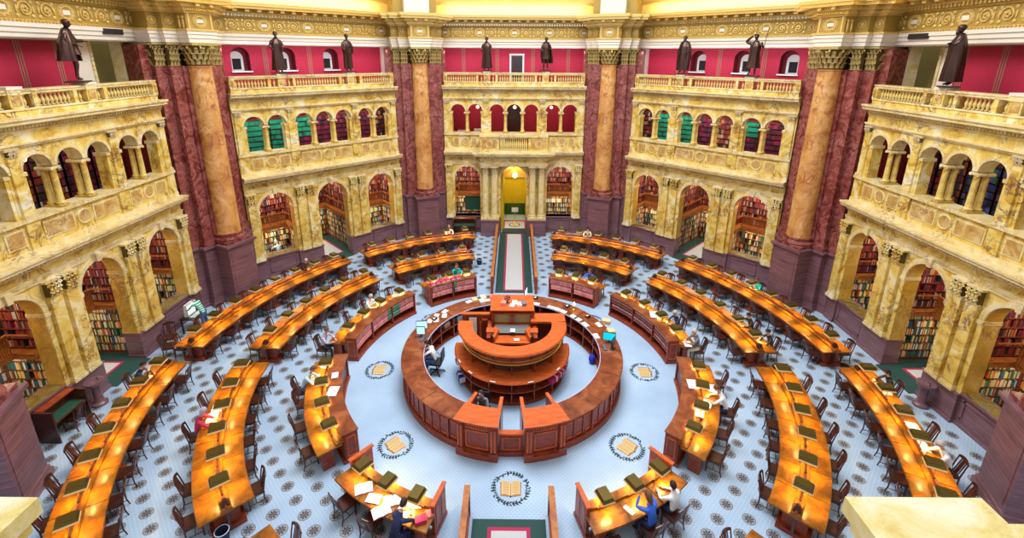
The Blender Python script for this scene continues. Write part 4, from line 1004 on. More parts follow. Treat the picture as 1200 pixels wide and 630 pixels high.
def seated(loc,face,label,top,legs,skin='skin',hair='hair_dark',style='short',lean=.12,sleeve=False,reach=.0,head=(0,1,-.35),shoes='cloth_black',up=0.,arm=None):
    rz=R(face-90); root=empty('person',loc,rz,label,'person')
    L=lean; hy=.02
    J={'pel':((0,-.02,.57+up),(.15,.13)),'sp':((0,-.02+L*.35,.76),(.135,.11)),'ch':((0,L*.8,.95),(.15,.11)),'nk':((0,L*1.15,1.10),.075),'hd':((0,L*1.5,1.20),.07),
       'hl':((-.09,.02,.53+up),.095),'hr':((.09,.02,.53+up),.095),'kl':((-.12,.42,.52+up),.068),'kr':((.12,.42,.52+up),.068),'al':((-.12,.38,.11),.042),'ar':((.12,.40,.11),.042),'tl':((-.12,.53,.045),.036),'tr':((.12,.55,.045),.036),
       'sl':((-.18,L*.95,1.04),.062),'sr':((.18,L*.95,1.04),.062),'el':((-.25,.2+L+reach*.5,.85),.045),'er':((.25,.2+L+reach*.5,.85),.045),'wl':((-.13,.40+L*.6+reach,.84),.03),'wr':((.13,.40+L*.6+reach,.84),.03)}
    if arm=='raise':
        for k,s in (('l',-1),('r',1)): J['e'+k]=((s*.27,.22+L,.98),.045); J['w'+k]=((s*.10,.30+L,1.16),.03)
    if arm=='chin': J['er']=((.2,.28+L,.86),.045); J['wr']=((.07,.2+L*1.5,1.06),.03)
    B=[('pel','sp','t'),('sp','ch','t'),('ch','nk','t'),('nk','hd','s'),('pel','hl','l'),('pel','hr','l'),('hl','kl','l'),('hr','kr','l'),('kl','al','l'),('kr','ar','l'),('al','tl','f'),('ar','tr','f'),
       ('ch','sl','t'),('ch','sr','t'),('sl','el','t'),('sr','er','t'),('el','wl','a'),('er','wr','a')]
    reg={'t':top,'l':legs,'s':skin,'f':shoes,'a':skin if sleeve else top}
    hc=(0,L*1.6+.03,1.30); fg={}
    for k in 'lr':
        w=Vector(J['w'+k][0]); e=Vector(J['e'+k][0]); fg[k]=(w,(w-e),(0,0,1) if not arm else (0,1,.2))
    mb=figure_mesh(J,B,reg,None,hc,head,skin,None,fg); mb.build('body',root,55,local=True)
    if hair: hair_mb(hc,head,hair,style).build('hair',root,55,local=True)
    # collar as clothing child
    mb=MB(); mb.torus((0,L*1.1,1.085),.066,.014,top,'z',14,6); mb.build('collar',root,40,local=True)
    return root
def standing(loc,face,label,top,legs,skin='skin',hair='hair_dark',bend=.35,objname='person'):
    root=empty('person',loc,R(face-90),label,'person'); b=bend
    J={'pel':((0,0,.95),(.14,.12)),'sp':((0,b*.25,1.13),(.13,.11)),'ch':((0,b*.7,1.32),(.155,.12)),'nk':((0,b*1.05,1.46),.072),'hd':((0,b*1.25,1.55),.066),
       'hl':((-.09,0,.9),.095),'hr':((.09,0,.9),.095),'kl':((-.11,.03,.49),.062),'kr':((.11,.05,.49),.062),'al':((-.12,-.03,.1),.042),'ar':((.12,0,.1),.042),'tl':((-.14,.12,.04),.036),'tr':((.14,.15,.04),.036),
       'sl':((-.19,b*.85,1.40),.062),'sr':((.19,b*.85,1.40),.062),'el':((-.24,b+.15,1.16),.045),'er':((.24,b+.15,1.16),.045),'wl':((-.13,b+.36,1.04),.03),'wr':((.13,b+.36,1.04),.03)}
    B=[('pel','sp','t'),('sp','ch','t'),('ch','nk','t'),('nk','hd','s'),('pel','hl','l'),('pel','hr','l'),('hl','kl','l'),('hr','kr','l'),('kl','al','l'),('kr','ar','l'),('al','tl','f'),('ar','tr','f'),('ch','sl','t'),('ch','sr','t'),('sl','el','t'),('sr','er','t'),('el','wl','a'),('er','wr','a')]
    hc=(0,b*1.35+.02,1.64); hd=(0,1,-.45); fg={}
    for k in 'lr':
        w=Vector(J['w'+k][0]); e=Vector(J['e'+k][0]); fg[k]=(w,(w-e),(0,0,1))
    figure_mesh(J,B,{'t':top,'l':legs,'s':skin,'f':'cloth_black','a':skin},None,hc,hd,skin,None,fg).build('body',root,55,local=True)
    hair_mb(hc,hd,hair).build('hair',root,55,local=True); return root
# chairs by position so a sitter always has one
bpy.context.view_layer.update()
CHAIRS=[o for o in COL.objects if o.name.startswith('reading_chair')]
def sit(x,y,label,**k):
    c=min(CHAIRS,key=lambda o:(o.location.x-x)**2+(o.location.y-y)**2)
    a=math.degrees(math.atan2(y,x)); cr=math.hypot(c.location.x,c.location.y)
    if 'face' in k: f=k.pop('face')
    else:
        f0=math.degrees(c.rotation_euler.z)+90; a0=math.degrees(math.atan2(c.location.y,c.location.x)); f=f0+(a-a0)
    rr=math.hypot(x,y); out=rr if k.pop('free',False) else cr+(.1 if math.cos(R(f-a))<0 else -.1)
    p=P(out,a); c.location=p; c.rotation_euler.z=R(f-90); CHAIRS.remove(c)
    c['label']=c['label'].replace('dark wooden chair','occupied wooden chair')
    return seated(p,f,label,**k)
sit(-13.56,-1.6,'dark-haired man in navy jacket leaning on the left outer-ring desk',top='cloth_navy',legs='cloth_navy',arm='chin',lean=.2)
sit(-10.06,-3.95,'reader in crimson patterned sweater and blue headscarf at left middle-ring desk',top='cloth_crimson',legs='cloth_jeans',hair='cloth_lilac',style='long',lean=.16)
sit(-10.99,7.26,'reader in black jacket with grey hair at the far left outer-ring desk',top='cloth_black',legs='cloth_black',hair='hair_grey')
sit(-2.87,-7.21,'dark-haired man in navy shirt at bottom-left inner desk, back to the camera',top='cloth_navy',legs='cloth_navy',lean=.25,reach=.05,sleeve=True)
sit(-7.2,-1.69,'reader in pale blue shirt bent over book at left inner-ring desk',top='cloth_lightblue',legs='cloth_jeans',lean=.26,hair='hair_brown')
sit(-6.44,3.45,'bald reader in white shirt behind the left inner bookcase desk',top='cloth_white',legs='cloth_grey',hair='hair_grey',style='bald')
sit(-7.3,.75,'reader in striped shirt at the near end of left inner bookcase desk',top='shirt_stripe_lilac',legs='cloth_black',hair='hair_brown')
sit(3.65,-6.85,'person in bright blue hoodie raising a phone at bottom-right inner desk',top='cloth_blue',legs='cloth_navy',hair='hair_brown',arm='raise',style='long')
sit(4.42,-6.54,'person in white top and dark dress at bottom-right inner desk',top='cloth_white',legs='cloth_navy',lean=.05,head=(.3,1,.1))
sit(6.95,-2.51,'man in white shirt and blue trousers at right inner-ring desk',top='cloth_white',legs='cloth_navy',lean=.24,reach=.06,sleeve=True,hair='hair_brown')
sit(7.2,2.35,'white-haired man in dark navy jacket at right inner bookcase desk',top='cloth_navy',legs='cloth_black',hair='hair_grey',style='bald')
sit(7.5,.85,'bald man in dark grey jacket reading at the near end of right inner bookcase desk',top='cloth_grey',legs='cloth_cream',hair='hair_grey',style='bald')
sit(10.45,2.2,'person in black coat and cap at the right middle-ring desk',top='cloth_black',legs='cloth_black')
sit(10.9,.95,'dark-haired person in black shirt at end of right middle-ring desk',top='cloth_black',legs='cloth_grey',sleeve=True)
sit(12.3,5.6,'reader in teal sweater on wall side of right far outer-ring desk',top='cloth_teal',legs='cloth_jeans',hair='hair_brown')
sit(13.61,-1.64,'long-haired woman in black at the right outer-ring desk by the doorway',top='cloth_black',legs='cloth_black',style='long')
sit(12.7,-4.9,'grey-haired man in white shirt and dark tie at right outer-ring desk',top='cloth_white',legs='cloth_navy',hair='hair_grey',lean=.2,reach=.06)
sit(-4.22,13.0,'reader in white shirt at far left outer-ring desk near the portal',top='cloth_white',legs='cloth_grey',hair='hair_blonde')
sit(4.93,12.9,'dark-haired woman in pink top at far right outer-ring desk',top='cloth_cream',legs='cloth_black',style='long')
sit(-3.07,10.2,'reader in red jacket at far left middle-ring desk',top='cloth_red',legs='cloth_black')
sit(4.19,6.71,'reader in blue shirt behind the far right inner bookcase desk',top='cloth_blue',legs='cloth_black',hair='hair_brown')
sit(-3.04,7.0,'reader in dark green top behind the far left inner bookcase desk',top='cloth_teal',legs='cloth_black',hair='hair_brown')
standing((-13.72,2.6,0),172,'man in green and white striped shirt and jeans leaning over a computer terminal','shirt_stripe_green','cloth_jeans',hair='hair_dark',bend=.34)
c=dup(CH,(-13.9,9.9,0),R(60),'wooden chair inside the far left angled wall alcove','wooden chairs away from the desks'); seated((-13.9,9.9,0),150,'white-haired person in blue seated inside the far left alcove window','cloth_lightblue','cloth_grey',hair='hair_grey',style='long')
# ------------------------------------------------------------------ bronze statues on the balustrades
def robe(mb,prof,folds,amp,seed,a0=0,a1=360,m='bronze',thick=.02,open_=False):
    """prof: (z, rx, ry, cx, cy) from top to hem"""
    rnd=random.Random(seed); n=44; ph=[rnd.uniform(0,6.28) for _ in range(3)]; vs=[]; N=n if a1-a0>=360 else n+1
    z0,a_,b_,c_,d_=prof[0]; prof=[(z0+.09,.075,.07,c_*.3,d_*.3),(z0+.045,a_*.72,b_*.85,c_,d_)]+list(prof)
    amp*=1.4; sub=[]
    for (p,q) in zip(prof,prof[1:]):
        for k in range(4): t=k/4; sub.append(tuple(a+(b-a)*t for a,b in zip(p,q)))
    sub.append(prof[-1]); K=len(sub)
    for side in (0,1):
        for i,(z,rx,ry,cx,cy) in enumerate(sub):
            u=i/(K-1)
            for j in range(N):
                a=R(a0+(a1-a0)*j/n); f=1+amp*(.15+.85*u)*(math.sin(folds*a+ph[0]+1.2*u)+.5*math.sin(folds*1.7*a+ph[1]-2*u)+.4*math.sin(3*a+ph[2]+3*u)); f*= (1 if side==0 else .88)
                vs.append((cx+rx*f*math.cos(a),cy+ry*f*math.sin(a),z))
    fs=[]
    for i in range(K-1):
        for j in range(n):
            j2=(j+1)%N; q=(i*N+j,i*N+j2,(i+1)*N+j2,(i+1)*N+j); fs.append(q); fs.append(tuple(K*N+x for x in q[::-1]))
    for j in range(n):
        j2=(j+1)%N; fs.append(((K-1)*N+j,(K-1)*N+j2,K*N+(K-1)*N+j2,K*N+(K-1)*N+j)); fs.append((j,K*N+j,K*N+j2,j2))
    if N>n:
        for i in range(K-1):
            for j in (0,n): fs.append((i*N+j,(i+1)*N+j,K*N+(i+1)*N+j,K*N+i*N+j))
    mb.add(vs,fs,m)
def statue(loc,rz,label,kind,seed):
    root=empty('bronze_statue',loc,rz,label,'statue')
    # figure faces local -y (into the room)
    J={'pel':((0,0,.98),(.14,.11)),'sp':((.01,0,1.16),(.13,.1)),'ch':((0,0,1.36),(.16,.11)),'nk':((0,-.01,1.53),.09),'hd':((0,-.03,1.66),.085),
      'hl':((-.09,0,.92),.09),'hr':((.09,0,.92),.09),'kl':((-.11,-.06,.52),.062),'kr':((.1,.0,.52),.062),'al':((-.13,-.02,.1),.042),'ar':((.1,.02,.1),.042),'tl':((-.16,-.15,.04),.036),'tr':((.13,-.1,.04),.036),
      'sl':((-.2,0,1.46),.09),'sr':((.2,0,1.46),.09),'el':((-.27,-.02,1.18),.075),'er':((.27,-.02,1.18),.075),'wl':((-.2,-.18,1.06),.048),'wr':((.2,-.18,1.06),.048)}
    look=(0,-1,-.05); hx=0
    if kind=='cape': J['er']=((.33,-.05,1.24),.075); J['wr']=((.54,-.2,1.24),.05); J['el']=((-.30,.0,1.2),.05); J['wl']=((-.02,-.2,1.1),.035); J['kl']=((-.08,-.1,.54),.06); look=(.35,-1,-.1)
    if kind=='salute': J['el']=((-.44,-.05,1.55),.075); J['wl']=((-.13,-.13,1.80),.048); J['er']=((.36,-.05,1.25),.048); J['wr']=((.34,-.2,1.42),.033)
    if kind=='lean': J['er']=((.24,-.15,1.25),.05); J['wr']=((-.1,-.24,1.22),.035); J['el']=((-.24,-.14,1.2),.05); J['wl']=((.1,-.24,1.3),.035); look=(.2,-1,-.3)
    if kind=='tunic': J['er']=((.3,-.05,1.22),.05); J['wr']=((.12,-.2,1.2),.033)
    if kind=='toga': J['wr']=((.05,-.22,1.25),.033); J['er']=((.28,-.08,1.22),.048)
    B=[('pel','sp','t'),('sp','ch','t'),('ch','nk','t'),('nk','hd','s'),('pel','hl','l'),('pel','hr','l'),('hl','kl','l'),('hr','kr','l'),('kl','al','l'),('kr','ar','l'),('al','tl','f'),('ar','tr','f'),('ch','sl','t'),('ch','sr','t'),('sl','el','t'),('sr','er','t'),('el','wl','a'),('er','wr','a')]
    fg={}
    for k in 'lr':
        w=Vector(J['w'+k][0]); e=Vector(J['e'+k][0]); fg[k]=(w,(w-e),(0,-.3,1))
    reg={q:'bronze' for q in 'tlsfa'}; hc=(0,-.05,1.74)
    def extra(mb):
        if kind in('robe','salute'): robe(mb,[(1.5,.17,.1,0,0),(1.35,.23,.17,0,0),(1.0,.21,.18,0,0),(.6,.25,.21,0,0),(.12 if kind=='robe' else .35,.29,.24,0,.0)],7,.09,seed)
        if kind=='toga': robe(mb,[(1.5,.16,.1,0,0),(1.35,.22,.16,0,0),(1.0,.19,.17,0,0),(.6,.21,.18,0,0),(.14,.22,.2,0,.0)],8,.08,seed); robe(mb,[(1.5,.2,.13,.02,.02),(1.2,.27,.21,.03,.02),(.9,.24,.22,.05,.02)],5,.09,seed+9)
        if kind=='tunic': robe(mb,[(1.5,.17,.1,0,0),(1.3,.21,.15,0,0),(1.0,.19,.16,0,0),(.66,.25,.2,0,0)],9,.07,seed); robe(mb,[(1.54,.2,.12,0,.02),(1.2,.31,.2,.0,.04),(.8,.33,.22,.04,.06),(.42,.30,.22,.1,.08)],6,.07,seed+3,-20,200)
        if kind=='cape': robe(mb,[(1.5,.17,.1,0,0),(1.25,.2,.15,0,0),(1.02,.19,.17,0,0),(.82,.24,.22,0,0)],8,.06,seed); robe(mb,[(1.54,.21,.12,0,.01),(1.2,.34,.22,.0,.03),(.8,.42,.27,.0,.05),(.62,.46,.30,.02,.06)],6,.05,seed+3,-50,230)
        if kind=='cloak': robe(mb,[(1.56,.18,.12,0,0),(1.35,.28,.19,0,0),(1.0,.31,.22,0,0),(.6,.32,.23,0,0),(.15,.29,.23,0,0)],6,.08,seed); robe(mb,[(1.56,.22,.15,0,.02),(1.2,.34,.24,0,.03),(.7,.35,.26,0,.03)],7,.07,seed+2,-60,240)
        if kind=='lean': robe(mb,[(1.54,.19,.12,0,0),(1.3,.28,.21,0,-.02),(1.0,.26,.22,0,0),(.5,.29,.24,0,0),(.14,.3,.25,-.03,0)],6,.09,seed)
        # hair or beard mass
        mb.ell((0,-.03,1.79),(.1,.115,.1),'bronze',12,8)
        if kind in('robe','cloak','lean'): mb.ell((0,-.11,1.64),(.06,.05,.09),'bronze',10,7)
        if kind=='salute': mb.tube([(.36,-.24,.7),(.55,-.28,2.15)],.014,'bronze',6)
    mb=figure_mesh(J,B,reg,None,hc,look,'bronze',extra,fg); 
    for i,v in enumerate(mb.v): mb.v[i]=(v[0]*1.0,v[1],v[2]*1.0+.04)
    mb.build('figure',root,50,local=True)
    mb=MB(); mb.box(-.3,.3,-.26,.26,0,.045,'bronze'); mb.build('base_plate',root,local=True); root.scale=(1.1,1.1,1.08)
    return root
SD=[(180,1.15,'cape','bronze statue in short cape, one arm held out, on the left wall balustrade',25),
 (135,-2.05,'robe','bronze robed bearded statue, left one on the far left angled balustrade',-8),(135,1.75,'toga','slender bronze toga statue, right one on the far left angled balustrade',5),
 (90,-1.75,'robe','bronze statue in long open robe, left of the door on the far balustrade',0),(90,2.0,'tunic','bronze statue in tunic and cape with bare legs, right on the far balustrade',8),
 (45,-1.62,'cloak','heavily cloaked bronze statue, left one on the far right angled balustrade',0),(45,2.15,'salute','bronze statue shading its eyes and holding a staff on the far right balustrade',0),
 (0,-1.3,'lean','bronze statue with folded arms in long cloak on the right wall balustrade',-35)]
for i,(a,t,k,l,turn) in enumerate(SD):
    w=WALL[a]; M=Matrix.Translation(w.location)@Matrix.Rotation(R(a-90),4,'Z'); p=M@Vector((t,.07,10.99)); statue(p,R(a-90+turn),l,k,i*13+4)
# ------------------------------------------------------------------ central circulation counter
def counter(b0,b1,label,low0,low1):
    am=(b0+b1)/2; d=empty('circulation_counter',P(3.8,am),0,label,'counter'); H=1.1
    mb=MB(); n=max(2,round((b1-b0)/22)); st=(b1-b0)/n
    for i in range(n): mb.arc([(3.38,H-.05),(4.2,H-.05),(4.22,H-.02),(4.2,H),(3.4,H)],b0+i*st+(.12 if i else 0),b0+(i+1)*st-(.12 if i<n-1 else 0),'ring_top',8)
    mb.build('countertop',d,)
    mb=MB(); mb.arcbox(4.05,4.1,b0,b1,.1,H-.05,'cherry'); mb.arc([(4.0,0),(4.2,0),(4.2,.16),(4.16,.2),(4.0,.2)],b0,b1,'cherry'); mb.arc([(4.0,H-.13),(4.17,H-.09),(4.17,H-.05),(4.0,H-.05)],b0,b1,'cherry')
    k=round((b1-b0)/5.2); s=(b1-b0)/k
    for i in range(k+1):
        c=b0+i*s; mb.arcbox(4.06,4.16 if i%3==0 else 4.13,max(b0,c-.45),min(b1,c+.45),.18,H-.1,'cherry',1)
    for i in range(k): mb.arcbox(4.06,4.12,b0+i*s+1.1,b0+(i+1)*s-1.1,.28,.34,'cherry_top',2); mb.arcbox(4.06,4.12,b0+i*s+1.1,b0+(i+1)*s-1.1,.86,.9,'cherry_top',2)
    mb.build('outer_panelling',d)
    mb=MB(); mb.arcbox(3.42,3.98,b0,b1,.04,.08,'cherry'); mb.arcbox(3.42,3.98,b0,b1,.55,.58,'cherry'); m=max(2,round((b1-b0)/14))
    for i in range(m+1): c=b0+(b1-b0)*i/m; mb.arcbox(3.42,3.98,max(b0,c-.4),min(b1,c+.4),0,H-.05,'cherry',1)
    mb.arcbox(3.94,3.98,b0,b1,.05,H-.05,'dark_wood'); mb.build('inner_shelves',d)
    mb=MB(); mb.arcbox(3.37,3.4,b0,b1,H-.045,H-.005,'cloth_lilac'); mb.build('edge_strip',d)
counter(98,246,'left half of the round cherry-wood circulation counter with pale edge','','')
counter(-66,82,'right half of the round cherry-wood circulation counter with pale edge','','')
# tall front podiums and low gate
def podium(b0,b1,label,flip):
    d=empty('podium',P(4.2,(b0+b1)/2),0,label,'podium'); H=1.3
    mb=MB(); mb.arcbox(3.72,4.28,b0,b1,.2,H,'cherry',4); mb.arcbox(3.66,4.4,b0-.3,b1+.3,0,.2,'cherry',4); mb.arcbox(3.7,4.34,b0-.15,b1+.15,.2,.26,'cherry',4)
    for c in (b0+1.6,b1-1.6): mb.arcbox(4.2,4.4,c-1.7,c+1.7,0,.3,'cherry',2); mb.arcbox(4.2,4.36,c-1.3,c+1.3,.3,H,'cherry',2)
    for c in (b0+.9,b0+2.3,b1-2.3,b1-.9): p=P(4.37,c); mb.lathe([(.035,.36),(.028,.42),(.028,1.12),(.04,1.16)],'cherry_top',p,8)
    mb.build('body',d)
    mb=MB(); mb.arc([(3.66,H),(4.4,H),(4.46,H+.05),(4.46,H+.08),(3.66,H+.08)],b0-.6,b1+.6,'cherry_top',4); mb.build('top',d)
    mb=MB(); c0,c1=b0+3.9,b1-3.9; mb.arcbox(4.28,4.31,c0,c1,.35,.38,'cherry_top',2); mb.arcbox(4.28,4.31,c0,c1,.95,.98,'cherry_top',2); mb.arcbox(4.28,4.31,c0,c0+.5,.35,.98,'cherry_top',1); mb.arcbox(4.28,4.31,c1-.5,c1,.35,.98,'cherry_top',1)
    mb.build('door_panel',d)
    mb=MB()
    for i in range(9):
        for j in range(2): p=P(4.29,c0+(c1-c0)*(i+.5)/9,1.08+.09*j); mb.ell(p,(.035,.035,.04),'cherry_top',7,5)
    mb.build('carved_frieze',d)
    for b in (b0+.4,b1-.4):
        mb=MB(); mb.arcbox(3.05,3.7,b-.75,b+.75,.1,1.22,'cherry',1); mb.arcbox(3.02,3.72,b-1.,b+1.,1.22,1.29,'cherry_top',1); mb.build('side_wing',d)
podium(247,264.4,'tall carved cherry-wood podium left of the low gate','L'); podium(275.6,293,'tall carved cherry-wood podium right of the low gate','R')
d=empty('gate',P(4.1,270),0,'low panelled wooden gate between the two carved podiums','gate')
mb=MB(); mb.arcbox(4.02,4.1,264.6,275.4,.06,.82,'cherry',3); mb.arcbox(4.0,4.14,264.6,275.4,0,.16,'cherry',3); mb.build('panel',d)
mb=MB(); mb.arcbox(3.98,4.16,264.6,275.4,.82,.88,'cherry_top',3); mb.build('top_rail',d)
mb=MB(); mb.arcbox(4.1,4.13,266,274,.25,.28,'cherry_top',2); mb.arcbox(4.1,4.13,266,274,.68,.71,'cherry_top',2); mb.arcbox(4.1,4.13,266,266.6,.25,.7,'cherry_top',1); mb.arcbox(4.1,4.13,273.4,274,.25,.7,'cherry_top',1); mb.build('panel_moulding',d)
# ------------------------------------------------------------------ tiered superintendent's desk
d=empty('tiered_desk',(0,.0,0),0,'tiered semicircular cherry-wood superintendent desk in the middle of the room','desk')
a0,a1=176,364
def ring(nm,*pr): 
    mb=MB(); 
    for q in pr: mb.arcbox(*q)
    return mb.build(nm,d)
ring('base_tier',(1.45,2.02,a0,a1,0,.1,'cherry'),(1.45,1.5,a0,a1,0,1.05,'dark_wood'),(1.45,2.05,a0,a1,.1,.13,'cherry'),(1.45,2.08,a0,a1,.55,.585,'cherry'))
mb=MB()
for i in range(9): c=a0+(a1-a0)*i/8; mb.arcbox(1.5,2.04,max(a0,c-.6),min(a1,c+.6),.1,1.05,'cherry',1)
for i in range(7): c=a0+(a1-a0)*(i+.5)/7; mb.arcbox(1.45,1.85,c-.5,c+.5,1.1,1.55,'cherry',1)
mb.build('shelf_divider',d)
mb=MB(); mb.arc([(1.4,1.05),(2.2,1.0),(2.24,1.03),(2.2,1.09),(1.4,1.11)],a0-1,a1+1,'cherry_top'); mb.build('middle_counter',d)
ring('drawer_fascia',(1.56,1.86,a0,a1,1.55,1.6,'cherry'),(1.86,1.9,a0,a1,1.58,2.0,'cherry'),(1.86,1.94,a0,a1,1.92,2.02,'cherry'),(1.54,1.58,a0,a1,1.1,2.0,'dark_wood'))
mb=MB()
for z,r in ((1.60,1.93),(1.72,1.92),(1.88,1.93)): mb.arc([(r-.03,z-.012),(r+.012,z),(r-.03,z+.018)],a0,a1,'gold_bright')
mb.build('gilt_moulding',d)
for i in range(9):
    mb=MB(); p=P(1.92,a0+12+(a1-a0-24)*i/8,1.80); mb.ell(p,(.045,.045,.045),'dark_wood',10,7); mb.build('drawer_knob',d)
mb=MB(); mb.arc([(1.52,2.02),(2.05,2.0),(2.09,2.04),(2.06,2.1),(1.52,2.1)],a0,a1,'cherry_top'); mb.build('top_counter',d)
mb=MB(); mb.box(.72,2.07,.1,.72,2.02,2.1,'cherry_top'); mb.box(.9,2.0,.62,.68,.05,2.02,'cherry'); mb.box(1.9,2.0,.1,.68,.05,2.02,'cherry'); mb.build('side_counter',d)
mb=MB(); mb.box(-2.0,-.85,.62,.7,.05,2.08,'cherry'); mb.box(-1.3,-1.22,.55,.63,.3,1.9,'cherry_top'); mb.box(-.98,-.9,.55,.63,.3,1.9,'cherry_top'); mb.box(-1.28,-.92,.55,.62,1.84,1.9,'cherry_top'); mb.box(-2.05,-.85,.58,.76,2.06,2.12,'cherry_top'); mb.build('rear_screen',d)
mb=MB(); mb.box(-1.72,-1.42,.58,.61,1.05,1.95,'paper'); mb.build('notice_sheet',d)
mb=MB(); mb.box(-.95,.95,-1.0,.62,1.0,1.1,'cherry'); mb.box(-.7,.7,-.62,-.1,1.55,1.62,'cherry_top'); mb.box(-.95,-.8,-.7,.5,1.1,1.9,'cherry'); mb.box(.8,.95,-.7,.5,1.1,1.9,'cherry'); mb.box(-.98,-.68,-.4,-.1,1.9,1.95,'cherry_top'); mb.box(.68,.98,-.4,-.1,1.9,1.95,'cherry_top')
mb.prism([(-.72,-.55),(-.66,-.6),(-.5,-.05),(-.7,.2)],1.6,1.85,'cherry_top'); mb.prism([(.72,-.55),(.7,.2),(.5,-.05),(.66,-.6)],1.6,1.85,'cherry_top'); mb.build('inner_desk_unit',d)
mb=MB(); mb.add([(-.55,-.1,1.72),(.55,-.1,1.72),(.68,.25,1.86),(-.68,.25,1.86),(-.55,-.1,1.66),(.55,-.1,1.66),(.68,.25,1.8),(-.68,.25,1.8)],[(0,1,2,3),(4,7,6,5),(0,4,5,1),(1,5,6,2),(2,6,7,3),(3,7,4,0)],'black_plastic'); mb.build('slope_surface',d)
mb=MB(); mb.box(-.8,.8,.62,1.5,.05,1.75,'cherry'); mb.box(-.8,.8,.60,.64,1.75,2.25,'emblem_page'); mb.box(-.82,-.7,.35,.62,1.75,2.3,'cherry'); mb.box(.7,.82,.35,.62,1.75,2.3,'cherry'); mb.box(-.08,.08,.35,.62,1.75,2.3,'cherry'); mb.box(-.82,.82,.35,.62,1.7,1.76,'cherry_top'); mb.box(-.86,.86,.5,1.5,2.3,2.42,'cherry_top'); mb.box(-.88,.88,.33,.6,2.26,2.33,'cherry'); mb.box(-.86,.86,.3,1.55,2.42,2.46,'cherry_top'); mb.build('rear_podium',d)
d.location.y=.1
# ------------------------------------------------------------------ small things on desks and counters
def flat(name,label,cat,x,y,z,w,dp,h,m,rz=0,group=None):
    mb=MB(); mb.box(-w/2,w/2,-dp/2,dp/2,0,h,m); o=mb.build(name,None,local=True); o.location=(x,y,z); o.rotation_euler=(0,0,R(rz)); return tag(o,label,cat,group)
def monitor(r,a,z,label,m='screen_on',w=.46,face=180):
    p=P(r,a,z); t=empty('monitor',p,R(a+face-90),label,'monitor')
    mb=MB(); mb.frust((0,0,0),.24,.18,.2,.14,.02,'black_plastic'); mb.box(-.03,.03,-.02,.01,.02,.2,'black_plastic'); mb.build('stand',t,local=True)
    mb=MB(); mb.box(-w/2,w/2,-.02,.02,.12,.46,'black_plastic'); cs=mb.build('casing',t,local=True)
    mb=MB(); mb.box(-w/2+.015,w/2-.015,.02,.024,.135,.445,m); mb.build('screen',cs,local=True)
    return t
monitor(3.85,164,1.1,'monitor with lilac screen beside the seated officer on the left counter','screen_blue',face=110)
monitor(3.72,170,1.1,'small dark monitor nearer the officer on the left counter','screen_blue',.34,face=100)
monitor(3.9,84-3,1.1,'monitor with bright white-blue screen beside the far counter gap','screen_on',face=270-6)
monitor(3.85,5,1.1,'monitor showing a teal shape on the right side of the counter','screen_teal',.5,face=250)
monitor(3.9,-1,1.1,'small monitor turned aside on the right side of the counter','screen_blue',.34,face=150)
def keyboard(x,y,z,rz,label):
    t=empty('keyboard',(x,y,z),R(rz),label,'keyboard'); mb=MB(); mb.box(-.21,.21,-.07,.07,0,.018,'black_plastic'); mb.build('case',t,local=True)
    mb=MB()
    for i in range(12):
        for j in range(4): mb.box(-.19+i*.032,-.165+i*.032,-.055+j*.029,-.032+j*.029,.018,.026,'cloth_grey')
    mb.build('keys',t,local=True)
p=P(3.6,172,1.1); keyboard(p.x,p.y,p.z,80,'black keyboard before the officer on the left counter'); p=P(3.6,0,1.1); keyboard(p.x,p.y,p.z,95,'black keyboard on the right side of the counter')
def phone(r,a,z,label,rz=0):
    t=empty('telephone',P(r,a,z),R(a+rz),label,'telephone'); mb=MB(); mb.frust((0,0,0),.2,.2,.19,.14,.06,'black_plastic'); mb.build('base',t,local=True)
    mb=MB(); mb.tube([(-.09,-.07,.07),(-.07,-.07,.1),(.07,-.07,.1),(.09,-.07,.07)],.02,'black_plastic',7); mb.build('handset',t,local=True)
    mb=MB(); mb.box(-.05,.06,-.01,.06,.055,.064,'paper'); mb.build('keypad',t,local=True)
for r,a,l in ((3.95,51,'black telephone beside small candle-like lamp on the far right counter'),(3.95,34,'black telephone on the right counter near the teal-screen monitor'),(3.95,74,'black telephone next to the white-screen monitor'),(3.85,150,'black telephone among papers on the far left counter')): phone(r,a,1.1,l)
# paper sheets on the counters and desks
PG='loose paper sheets'
def sheet(r,a,z,w,h,rz,label,m='paper',t=.006): p=P(r,a,z); return flat('paper_sheet',label,'paper',p.x,p.y,p.z,w,h,t,m,rz,None)
random.seed(11)
for i,(r,a,rz) in enumerate(((3.95,153,20),(3.75,150,35),(3.98,146,25),(3.7,143,40),(3.95,139,15),(4.0,120,10),(3.8,108,0))): sheet(r,a,1.101,.21,.3,a+rz,f'{ORD[i]} white sheet from the officer along the left counter')
for i,(r,a) in enumerate(((3.5,78),(3.5,72),(3.5,60),(3.5,55),(3.5,50),(3.5,40),(3.5,36),(3.5,28),(3.5,13),(4.0,24))): sheet(r,a,1.101,.2,.34,a,f'{ORD[i]} white sheet from the gap along the right counter')
for r,a,l in ((1.75,222,'white card on the upper left of the tiered desk middle shelf'),):pass
for i,a in enumerate((205,226,252,288,322)): sheet(2.14,a,1.1,.2,.05,a+90,f'{ORD[i]} white shelf label from the left on the tiered desk middle counter')
sheet(.35,300,1.63,.2,.14,0,'white sheet on the inner desk unit of the tiered desk'); flat('paper_sheet','white sheet on the black sloping desktop in the middle','paper',.02,.05,1.8,.18,.24,.006,'paper',0)
